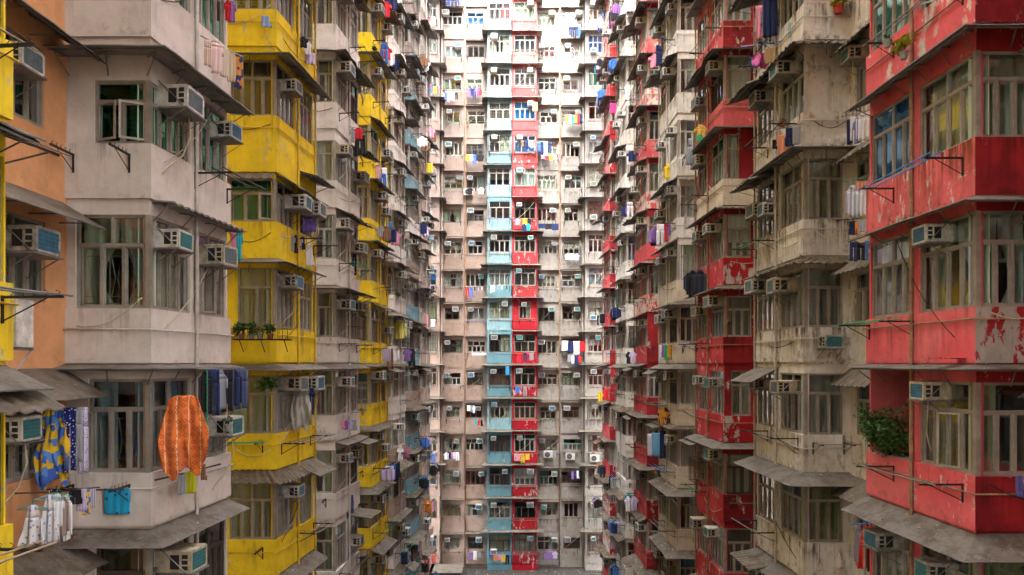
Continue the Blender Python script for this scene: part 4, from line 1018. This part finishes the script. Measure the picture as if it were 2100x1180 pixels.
for i, (c, k, x0, x1, y1, l) in enumerate(((('grey'), 'shirt', 588, 606, 516, 'grey T-shirt first on the pole over yellow paint'), ('black', 'sock', 601, 611, 520, 'black sock next to the grey T-shirt'), ('lilac', 'shirt', 603, 621, 514, 'lilac vest on the yellow tower pole'), ('navy', 'shorts', 612, 626, 512, 'navy shorts amid the yellow tower washing'), ('yellow', 'sock', 622, 632, 508, 'yellow sock amid the yellow tower washing'), ('white', 'dress', 612, 646, 546, 'white lace dress ending the yellow tower washing'))):
    G(k, x0, 481+i*1.5, x1, y1, 19.2+.22*i, c, l, g6, 25)
G('quilt', 597, 790, 636, 888, 19.1, (.46, .44, .40), 'silvery grey plastic sheet draped from the yellow tower window', g6, 15, 'draped_sheet', .05)
G('trousers', 634, 796, 644, 850, 19.8, 'navy', 'navy trousers just behind the silvery sheet', g6, 30)
g7 = 'washing on the farther left towers'
G('shirt', 717, 262, 729, 292, 25.2, 'grey', 'grey shirt left of the small red top', g7, 30); G('shirt', 725, 262, 746, 286, 25.4, 'red', 'red top above black trousers on the white tower', g7, 20); G('trousers', 727, 277, 750, 320, 25.7, 'black', 'black trousers under the red top on the white tower', g7, 20)
line(715, 260, 25, 752, 266, 26.4, 'pole with the red top and black trousers')
G('shirt', 781, 4, 803, 36, 32, 'red', 'bright red shirt near the top beside the farther yellow tower', g7, 10)
G('shirt', 765, 337, 784, 366, 32, cl_mat((.7, .66, .66), 'stripe', (.6, .12, .15), None, 6), 'white and red striped shirt on the farther yellow tower', g7, 15); G('trousers', 776, 356, 793, 386, 32.3, 'blue', 'blue trousers under the striped shirt', g7, 15); G('towel', 784, 345, 794, 384, 32.6, 'white', 'white towel beside the blue trousers', g7, 15)
G('shirt', 771, 464, 788, 486, 32, 'grey', 'grey shirt next to the brown jacket', g7, 25); G('longsleeve', 783, 464, 801, 496, 32.3, 'brown', 'brown jacket in front of a blue board', g7, 15)
G('towel', 789, 456, 803, 499, 34, (.03, .20, .55), 'blue cloth hung flat behind the brown jacket', g7, 5, None, .01)
G('trousers', 721, 512, 732, 566, 26.8, 'black', 'black trousers hanging low on the white tower between yellows', g7, 25); G('sock', 728, 552, 738, 574, 27, 'yellow', 'yellow sock by the black trousers', g7, 25)
G('longsleeve', 806, 656, 834, 696, 38.3, (.62, .56, .16), 'pale yellow pullover past the farther yellow tower', g7, 10); G('towel', 838, 725, 852, 749, 44, (.02, .22, .09), 'dark green towel on the aqua and pink tower', g7, 10)
for i, (c, k) in enumerate((('pink', 'sock'), ('purple', 'shirt'), ('lilac', 'shirt'), ('grey', 'shorts'))): G(k, 698+7*i, 862, 708+8*i, 880+i, 25.2+.3*i, c, f"small {c} piece of washing over the lower white parapet", g7, 25)
G('trousers', 700, 1016, 714, 1062, 26, 'navy', 'navy trousers left of the patterned pair below', g7, 25); G('trousers', 711, 1016, 726, 1058, 26.4, cl_mat((.05, .06, .2), 'dots', (.5, .2, .25), None, 14), 'dotted dark trousers right of the navy pair below', g7, 25)
G('shirt', 814, 915, 828, 946, 38, 'white', 'white shirt on the low pole past the yellow towers', g7, 20); G('shirt', 825, 915, 842, 940, 38.4, (.5, .2, .3), 'raspberry shirt by the low white shirt', g7, 20)
G('shirt', 866, 1024, 883, 1050, 51.5, 'orange', 'orange shirt at the lower end of the left towers', g7, 10); G('towel', 866, 645, 878, 680, 52, 'pink', 'pink patterned towel at the left end of the court', g7, 10)
# right hand side
h1 = 'washing on the nearest stained cream tower'
G('towel', 1550, 12, 1567, 80, 19.7, 'pink', 'long pale pink towel near the top of the stained cream tower', h1, -20); G('sheet', 1565, -4, 1593, 76, 19.5, 'navy', 'dark navy sheet beside the long pink towel', h1, -15)
line(1520, 96, 21, 1605, 84, 18.6, 'slanting blue pole under the pink and navy washing', 'pole_b'); G('quilt', 1543, 106, 1576, 142, 20, (.62, .14, .40), 'magenta bundle slung below the blue pole', h1, -10, 'cloth_bundle'); G('towel', 1568, 100, 1590, 130, 19.6, (.5, .36, .2), 'tan cloth right of the magenta bundle', h1, -10); G('sock', 1538, 118, 1550, 140, 20.3, 'blue', 'blue cloth left of the magenta bundle', h1, -10, 'rag')
G('towel', 1617, 46, 1637, 76, 18.7, (.25, .42, .55), 'sky blue towel above the corrugated awning', h1, -25)
line(1580, 268, 18.9, 1645, 254, 17.9, 'pole with orange towel and shorts on the cream tower'); G('towel', 1595, 277, 1618, 316, 18.1, (.72, .30, .16), 'salmon orange towel on the cream tower', h1, -15); G('shorts', 1610, 262, 1628, 301, 18, 'navy', 'navy shorts right of the salmon towel', h1, -10); G('towel', 1626, 258, 1641, 296, 17.9, 'grey', 'light grey cloth beside the navy shorts', h1, -25); G('sock', 1582, 287, 1594, 306, 18.4, 'black', 'black sock left of the salmon towel', h1, -10)
h2 = 'washing in the gap behind the big red tower'
line(1725, 240, 16.6, 1800, 222, 16.1, 'grey pole with white shirts in the gap behind the red tower'); line(1722, 372, 16.6, 1800, 360, 16.1, 'green pole in the gap behind the red tower', 'pole_g'); line(1715, 452, 16.6, 1800, 444, 16.1, 'dark pole over the jeans in the gap', 'black')
for i, (k, c, x0, y0, x1, y1, l) in enumerate((('towel', 'navy', 1737, 245, 1748, 296, 'navy towel first in the upper gap row'), ('towel', 'white', 1744, 240, 1758, 288, 'white towel second in the upper gap row'), ('shirt', (.2, .25, .5), 1750, 240, 1768, 294, 'denim blue shirt in the upper gap row'), ('longsleeve', 'white', 1756, 232, 1780, 290, 'white long sleeved shirt in the upper gap row'), ('shirt', (.68, .62, .58), 1774, 226, 1796, 272, 'cream shirt last in the upper gap row'),
    ('longsleeve', (.58, .62, .70), 1735, 380, 1762, 446, 'pale blue shirt in the middle gap row'), ('towel', (.75, .33, .22), 1758, 372, 1780, 396, 'coral cloth in the middle gap row'), ('longsleeve', 'white', 1760, 384, 1786, 444, 'white shirt below the coral cloth'), ('towel', 'pink', 1781, 364, 1790, 396, 'pink strip last in the middle gap row'),
    ('shorts', 'navy', 1741, 454, 1756, 482, 'navy shorts above the jeans'), ('sock', 'orange', 1752, 456, 1762, 482, 'orange sock above the jeans'), ('shorts', (.4, .45, .5), 1762, 452, 1784, 476, 'grey shorts above the jeans'), ('trousers', (.04, .06, .16), 1742, 496, 1758, 536, 'dark jeans left in the gap under the red awning'), ('trousers', 'black', 1757, 498, 1774, 534, 'black jeans between two blue pairs'), ('trousers', (.10, .20, .42), 1772, 494, 1793, 534, 'light blue jeans right in the gap'))):
    G(k, x0, y0, x1, y1, 16.5-.03*i, c, l, h2, -12)
line(1745, 1076, 15.4, 1835, 1070, 14.95, 'pole with the red dress at the lower right', 'pole_b'); G('longsleeve', 1753, 1076, 1770, 1162, 15.35, (.3, .27, .32), 'grey-mauve coat left of the shiny red dress', h2, -15); G('dress', 1758, 1080, 1796, 1166, 15.2, cl_mat((.62, .035, .02), 'dots', (.35, .01, .01), None, 18), 'shiny red dress at the lower right', h2, -10, None, .05); G('longsleeve', 1780, 1086, 1812, 1182, 15.05, 'black', 'black coat right of the shiny red dress', h2, -15); G('longsleeve', 1798, 1086, 1832, 1180, 14.95, 'navy', 'navy coat ending the lower right row', h2, -15)
h3 = 'washing on the farther right towers'
G('longsleeve', 1402, 560, 1422, 598, 27, 'navy', 'navy top left of two black ones on the red tower', h3, -25); G('longsleeve', 1408, 555, 1433, 609, 26.7, 'black', 'black pullover in the middle of the dark trio', h3, -20); G('longsleeve', 1423, 553, 1449, 606, 26.4, (.03, .035, .06), 'ink black jacket right in the dark trio', h3, -15); line(1398, 556, 27.2, 1452, 549, 26, 'pole with the dark trio on the red tower')
G('towel', 1345, 460, 1369, 497, 32.6, 'red', 'scarlet cloth on the cream tower between red ones', h3, -10); G('shirt', 1336, 464, 1350, 492, 33, 'purple', 'purple top left of the scarlet cloth', h3, -10); G('towel', 1334, 474, 1356, 504, 33.2, 'navy', 'navy cloth below the purple top', h3, -10); G('shirt', 1365, 460, 1379, 483, 32.2, (.22, .10, .25), 'plum top right of the scarlet cloth', h3, -10)
G('longsleeve', 1361, 336, 1380, 367, 32.4, 'yellow', 'bright yellow jumper on the cream tower', h3, -5); G('shirt', 1424, 256, 1451, 292, 26.4, cl_mat((.70, .42, .08), 'dots', (.8, .7, .5), None, 12), 'yellow patterned shirt by the red tower', h3, -5); G('shirt', 1428, 276, 1442, 293, 26.2, (.04, .42, .2), 'green vest below the yellow patterned shirt', h3, -5); G('dress', 1406, 284, 1424, 338, 26.9, (.30, .31, .36), 'slate grey dress left of the yellow patterned shirt', h3, -15)
for i, (c, k) in enumerate((('white', 'sock'), ('purple', 'shorts'), ((.04, .4, .15), 'towel'), ('yellow', 'towel'), ('red', 'towel'))): G(k, 1350+6.4*i, 708, 1359+6.4*i, 738-(i % 2)*5, 32.6-.15*i, c, f"{['white sock', 'purple shorts', 'green cloth', 'yellow cloth', 'red cloth'][i]} in the rainbow row on the cream tower", h3, -15)
G('shirt', 1283, 722, 1296, 746, 39.2, 'black', 'black shirt beside a pale one on the patchy red tower', h3, -10); G('shirt', 1290, 722, 1306, 744, 39, 'lilac', 'pale lilac shirt on the patchy red tower', h3, -10)
G('longsleeve', 1349, 835, 1374, 871, 32.2, cl_mat((.02, .02, .03), 'patch', (.6, .25, .03), None, 4), 'black pullover with an orange chest print', h3, -5)
G('sheet', 1328, 890, 1340, 936, 33, (.62, .55, .66), 'pale pink sheet beside the light blue one', h3, -10); G('sheet', 1337, 888, 1354, 936, 32.8, (.16, .38, .60), 'light blue sheet on the cream tower', h3, -10); G('towel', 1353, 884, 1364, 940, 32.5, 'navy', 'narrow navy towel right of the light blue sheet', h3, -10); G('towel', 1363, 893, 1383, 913, 32.1, (.6, .52, .48), 'beige hand towel right of the navy towel', h3, -5)
G('shirt', 1281, 1018, 1294, 1050, 39.3, 'white', 'white shirt low on the patchy red tower', h3, -10); G('shirt', 1290, 1018, 1309, 1048, 39, 'lilac', 'lilac shirt low on the patchy red tower', h3, -10); G('sheet', 1252, 1070, 1271, 1126, 46, (.52, .46, .58), 'long mauve sheet low on the slim pale tower', h3, -5)
G('towel', 1251, 212, 1263, 233, 46.5, (.80, .05, .22), 'hot pink towel high on the slim pale tower', h3, -5); G('shirt', 1318, 858, 1330, 872, 38.5, 'blue', 'blue shirt on the patchy red tower', h3, -5); G('shirt', 1224, 804, 1238, 824, 52, 'yellow', 'yellow shirt at the right end of the court', h3, -5); G('shirt', 1236, 798, 1250, 820, 51.5, 'red', 'red shirt next to the yellow one at the court end', h3, -5)
G('sock', 2080, 976, 2100, 1020, 11.3, (.10, .10, .3), 'blue-violet cloth tied to the red wall at the right edge', h3, 0, 'rag', .03)
# end block washing
e1 = 'washing on the end block'
def row(items, x0, y0, x1, Y, lab, hgt):
    n = len(items)
    for i, (c, k) in enumerate(items):
        a = x0+(x1-x0)*i/n; b = x0+(x1-x0)*(i+1)/n+1
        cn = c if isinstance(c, str) else 'patterned'
        G(k, a, y0, b, y0+hgt*(.8+.4*((i*7) % 5)/5), Y, c, f"{cn} {dict(shirt='shirt', trousers='trousers', towel='towel', sock='sock', sheet='sheet', longsleeve='long shirt')[k]}, {ORD[i] if i else 'first'} in the row {lab}", e1, 6*(i % 3-1))
row([('navy', 'trousers'), ('navy', 'trousers'), ('black', 'trousers'), ('navy', 'trousers'), ('blue', 'shirt')], 1166, 55, 1190, 58.5, 'near the top white windows', 22)
row([('yellow', 'shirt'), ('white', 'towel'), ('teal', 'shirt'), ('orange', 'towel'), ('red', 'shirt'), ('navy', 'trousers')], 1160, 236, 1194, 58.4, 'at the colourful upper white window', 19)
row([('blue', 'trousers'), ('navy', 'towel'), ('white', 'towel'), ('navy', 'trousers')], 1101, 291, 1130, 58.4, 'beside the crimson bays', 26)
row([('pink', 'sock'), ('red', 'sock'), ('yellow', 'sock'), ('lilac', 'sock')], 1108, 319, 1142, 58.4, 'of small socks beside the crimson bays', 9)
row([('lilac', 'shirt'), ('blue', 'sock'), ('pink', 'trousers'), ('white', 'trousers'), ('grey', 'trousers'), ('black', 'trousers')], 906, 190, 938, 58.5, 'under the upper pink window', 18)
row([('black', 'towel'), ('blue', 'trousers'), ('grey', 'towel'), ('yellow', 'shirt')], 872, 177, 895, 57.6, 'on the upper first pink bay', 18)
row([('navy', 'sheet'), ('black', 'sheet'), ('navy', 'sheet')], 1104, 459, 1145, 58.4, 'of dark sheets right of the crimson bays', 12)
row([('white', 'sheet'), ('navy', 'towel'), ('white', 'sheet'), ('red', 'towel')], 1152, 700, 1200, 58.4, 'of big white sheets on the white half', 25)
row([('grey', 'towel'), ('white', 'shirt'), ('navy', 'towel'), ('red', 'shirt')], 1164, 729, 1192, 58.4, 'just under the big white sheets', 18)
row([('black', 'shirt'), ('purple', 'shirt'), ('navy', 'trousers'), ('white', 'sock'), ('black', 'trousers')], 1166, 966, 1192, 58.5, 'low on the white half', 18)
row([('white', 'towel'), ('grey', 'towel'), ('white', 'shirt')], 958, 832, 974, 58.6, 'on the third pink column', 14); row([('teal', 'towel'), ('red', 'shirt'), ('black', 'sock')], 973, 862, 990, 58.5, 'below the third pink window', 11)
row([('navy', 'trousers'), ('navy', 'trousers'), ('black', 'trousers'), ('navy', 'trousers')], 912, -4, 942, 58.5, 'at the very top pink window', 19)
G('trousers', 1092, 210, 1103, 229, 57.6, (.55, .38, .16), 'mustard trousers on the upper crimson bay', e1, 0); G('shirt', 1070, 459, 1080, 476, 57.6, 'navy', 'navy top on the middle crimson bay', e1, 0); G('shirt', 1078, 459, 1089, 474, 57.6, 'teal', 'dark teal top on the middle crimson bay', e1, 0)
row([('brown', 'sock'), ('black', 'sock'), ('navy', 'towel'), ('lilac', 'sock'), ('grey', 'trousers'), ('brown', 'trousers')], 1068, 288, 1098, 57.6, 'across a crimson bay window', 16)
G('towel', 1037, 752, 1044, 770, 57.6, (.05, .3, .55), 'blue cloth on the aqua bay corner', e1, 0)
G('sheet', 968, 724, 998, 729, 58.3, 'white', 'white plastic sheet flapping under a pink block window', e1, 0, 'plastic_sheet')
# plants
pl = M['leaf']
e = bpy.data.objects.new('planter_rack', None); COL.objects.link(e); e.location = W(488, 697, 17.95); tag(e, 'iron planter rack on the yellow parapet full of green pots', 'planter rack')
mb = MB(); L = 110*17.95/F
for z in (0, .26): mb.tube([(0, 0, z), (0, -.34, z), (L, -.34, z), (L, 0, z)], .012, 5)
for k in range(12): x = L*k/11; mb.tube([(x, -.34, 0), (x, -.34, .26)], .007, 4)
link('railing', mb.mesh('railing', [M['black']]), e)
mb = MB(); mb.box(0, L, -.33, -.005, -.02, 0); link('tray', mb.mesh('tray', [M['black']]), e)
for x in (.15, L*.5, L-.1):
    mb = MB(); mb.tube([(x, -.3, -.02), (x, 0, -.32)], .012, 5); link('bracket', mb.mesh('bracket', [M['black']]), e)
for i, (dx, r_, pt_, lf, lb) in enumerate(((.16, .24, 'pot', 'leaf', 'leafy green plant at the left end of the planter rack'), (.42, .20, 'pot_g', 'leaf', 'bushy plant in a grey pot on the planter rack'), (.64, .12, 'pot_g', 'leaf_y', 'yellowish plant in a grey pot mid planter rack'), (.9, .18, 'pot', 'leaf', 'low green plant right on the planter rack'))):
    p = W(488, 697, 17.95)+Vector((dx, -.17, .004)); potted_plant(p, r_, r_*1.25, lb, pt_, lf, 160, .085, seed=30+i)
def hang_plant(px, py, Y, r, h, lb, seed, leaf='leaf', pot='pot', n=140, potr=.08): return potted_plant(W(px, py, Y), r, h, lb, pot, leaf, n, potr, seed=seed)
hang_plant(1853, 122, 12.85, .20, .26, 'yellow-green plant in a wicker pot hung on the red wall', 41, 'leaf_y', 'pot_g', 150); hang_plant(1820, 98, 13.2, .09, .1, 'small grey pot left of the hanging yellow-green plant', 42, 'leaf', 'pot_g', 50)
hang_plant(1720, 28, 17.85, .26, .28, 'straggly plant in a bright red pot at the top', 43, 'leaf_y', 'pot_r', 130, .12); hang_plant(1605, 260, 18.3, .09, .12, 'small terracotta pot on the cream tower rack', 44, 'leaf', 'pot', 50)
hang_plant(768, 112, 31.2, .16, .2, 'small round plant on the farther yellow tower rail', 45, 'leaf', 'pot'); hang_plant(816, 613, 38.2, .2, .22, 'small green plant on the white parapet past the yellow towers', 46, 'leaf', 'pot_g')
hang_plant(548, 808, 17.85, .26, .30, 'green creeper in a pot high in the yellow tower window', 47, 'leaf', 'pot_g', 200); hang_plant(468, 885, 13.4, .10, .2, 'small plant in a cream pot under the green chain', 48, 'leaf', 'pot_g', 60)
hang_plant(1228, 640, 50.5, .2, .2, 'tiny green plant at the right court end', 49, 'leaf', 'pot_g', 60); hang_plant(1585, 752, 20.6, .26, .12, 'green plant on a small awning of the cream tower', 50, 'leaf', 'pot_g', 120, .06)
# shrub growing over the red balcony parapet
e = bpy.data.objects.new('balcony_shrub', None); COL.objects.link(e); e.location = (7.93, 14.0, S0-ST+.02); tag(e, 'dark leafy shrub growing over the red balcony parapet', 'shrub')
rr = random.Random(9); lb = MB(); sb = MB()
for k in range(22):
    a = Vector((rr.uniform(-.12, .12), rr.uniform(-.55, .55), 0)); t_ = a+Vector((rr.uniform(-.50, .05), rr.uniform(-.3, .4), rr.uniform(.25, .95)))
    sb.tube([a, a.lerp(t_, .5)+Vector((.03, 0, .05)), t_], .009, 4)
    for q in (.45, .7, 1.0): leaf_cloud(lb, a.lerp(t_, q), rr.uniform(.12, .22), 40, .085, rr)
link('foliage', lb.mesh('foliage', [M['leaf']]), e); link('stem', sb.mesh('stem', [M['stem']]), e)
mb = MB(); mb.box(-.16, .18, -.65, .65, -.20, -.0); link('trough', mb.mesh('trough', [M['pot_g']]), e)
# bag, cloth on the awning, outdoor condensers
mb = MB(); mb.lathe([(.02, .42), (.03, .34), (.10, .2), (.12, .08), (.09, .0), (.02, -.02)], 10); mb.tube([(-.05, 0, .34), (0, 0, .5), (.05, 0, .34)], .008, 5)
o = link('plastic_bag', mb.mesh('plastic_bag', [cl_mat((.62, .56, .54), 'dots', (.6, .15, .15), None, 9)], True), None, W(1720, 1166, 17.85)); tag(o, 'knotted white plastic bag hanging on the stained cream wall', 'bag')
mb = MB(); rr = random.Random(2); n = 10
for j in range(6):
    for i in range(n+1): mb.v.append((.62*i/n-.31+.05*math.sin(j), -.12+.045*j+.03*math.sin(i*1.3), .03*abs(math.sin(i*1.7+j))+.01))
for j in range(5):
    for i in range(n): q = j*(n+1)+i; mb.f.append((q, q+1, q+n+2, q+n+1)); mb.mi.append(0)
o = link('fallen_cloth', mb.mesh('fallen_cloth', [cl_mat(CD['red'])], True), None, W(1950, 742, 11.7)+Vector((0, .0, .03)), R(15)); tag(o, 'crumpled red cloth fallen on the grey awning', 'cloth')
def condenser(p, rz, lb, sc=1):
    e = bpy.data.objects.new('outdoor_condenser', None); COL.objects.link(e); e.location = p; e.rotation_euler = (0, 0, rz); tag(e, lb, 'condenser', 'outdoor condenser units')
    mb = MB(); mb.box(-.38, .38, -.32, -.02, 0, .55); mb.box(-.385, .385, -.325, -.015, .55, .565); link('casing', mb.mesh('casing', [M['ac']]), e)
    mb = MB()
    for r_ in (.06, .12, .18, .225): mb.tube([(-.08+r_*math.cos(t*.314), -.335, .275+r_*math.sin(t*.314)) for t in range(21)], .007, 4)
    for t in range(6): mb.tube([(-.08, -.333, .275), (-.08+.225*math.cos(t*1.047), -.333, .275+.225*math.sin(t*1.047))], .007, 4)
    link('fan_grille', mb.mesh('fan_grille', [M['steel']]), e)
    mb = MB(); mb.lathe([(.225, 0), (.225, .006)], 20); me = mb.mesh('fan_recess', [M['dark']]); o = link('fan_recess', me, e, (-.08, -.321, .275)); o.rotation_euler = (R(90), 0, 0)
    mb = MB(); mb.box(-.36, -.32, -.36, .02, -.04, -.002); mb.box(.32, .36, -.36, .02, -.04, -.002); mb.tube([(-.34, -.34, -.03), (-.34, 0, -.35)], .014, 4); mb.tube([(.34, -.34, -.03), (.34, 0, -.35)], .014, 4); mb.box(-.33, .33, -.20, -.17, -.03, -.004); link('bracket', mb.mesh('bracket', [M['steel']]), e)
    return e
condenser(W(1064, 945, 58.15), 0, 'outdoor condenser with round fan on the crimson parapet under teal windows'); condenser(W(1124, 938, 59.0), 0, 'outdoor condenser below the teal windowed white flat'); condenser(W(1169, 942, 59.0), 0, 'outdoor condenser above a littered ledge on the white half'); condenser(W(1219, 946, 58.2), 0, 'outdoor condenser on the last white bay column'); condenser(W(961, 402, 59.0), 0, 'outdoor condenser with round fan on the third pink column')
condenser(Vector((-6.14, 8.16, W(0, 712, 8.3).z)), R(180), 'slim outdoor condenser on the yellow wall at the left edge')
# ------------------------------------------------------------------ light and camera
w = bpy.data.worlds.new("World"); SC.world = w; w.use_nodes = True
nt = w.node_tree; bg = nt.nodes['Background']
sky = nt.nodes.new('ShaderNodeTexSky'); sky.sky_type = 'NISHITA'; sky.sun_disc = False
EL, AZ = R(48), R(184)
sky.sun_elevation = EL; sky.sun_rotation = AZ; sky.air_density = 1.2; sky.dust_density = 6; sky.ozone_density = .6
hs = nt.nodes.new('ShaderNodeHueSaturation'); hs.inputs['Saturation'].default_value = .25
nt.links.new(sky.outputs[0], hs.inputs['Color']); nt.links.new(hs.outputs[0], bg.inputs[0]); bg.inputs[1].default_value = .15
sd = bpy.data.lights.new('sun', 'SUN'); sd.energy = .5; sd.angle = R(30); sd.color = (1, .97, .93)
so = bpy.data.objects.new('sun', sd); COL.objects.link(so)
dirv = Vector((math.sin(AZ)*math.cos(EL), math.cos(AZ)*math.cos(EL), math.sin(EL)))   # towards the sun
so.rotation_euler = dirv.to_track_quat('Z', 'Y').to_euler()
cam = bpy.data.cameras.new('camera'); cam.sensor_width = 36; cam.lens = F/2100*36; cam.shift_x = (1050-CX)/2100; cam.shift_y = (CY-590)/2100
cam.clip_end = 1000; cam.clip_start = .1
co = bpy.data.objects.new('camera', cam); COL.objects.link(co); co.location = (0, 0, EYE); co.rotation_euler = (R(90), 0, 0); SC.camera = co
SC.view_settings.view_transform = 'Standard'; SC.view_settings.look = 'None'; SC.view_settings.gamma = 1; SC.view_settings.exposure = 4.24
SC.cycles.max_bounces = 8; SC.cycles.diffuse_bounces = 3; SC.cycles.transparent_max_bounces = 12; SC.cycles.glossy_bounces = 3
SC.cycles.use_denoising = True
SC.cycles.sample_clamp_indirect = 8
print('ACS', N_AC[0], 'OBJ', len(bpy.data.objects))
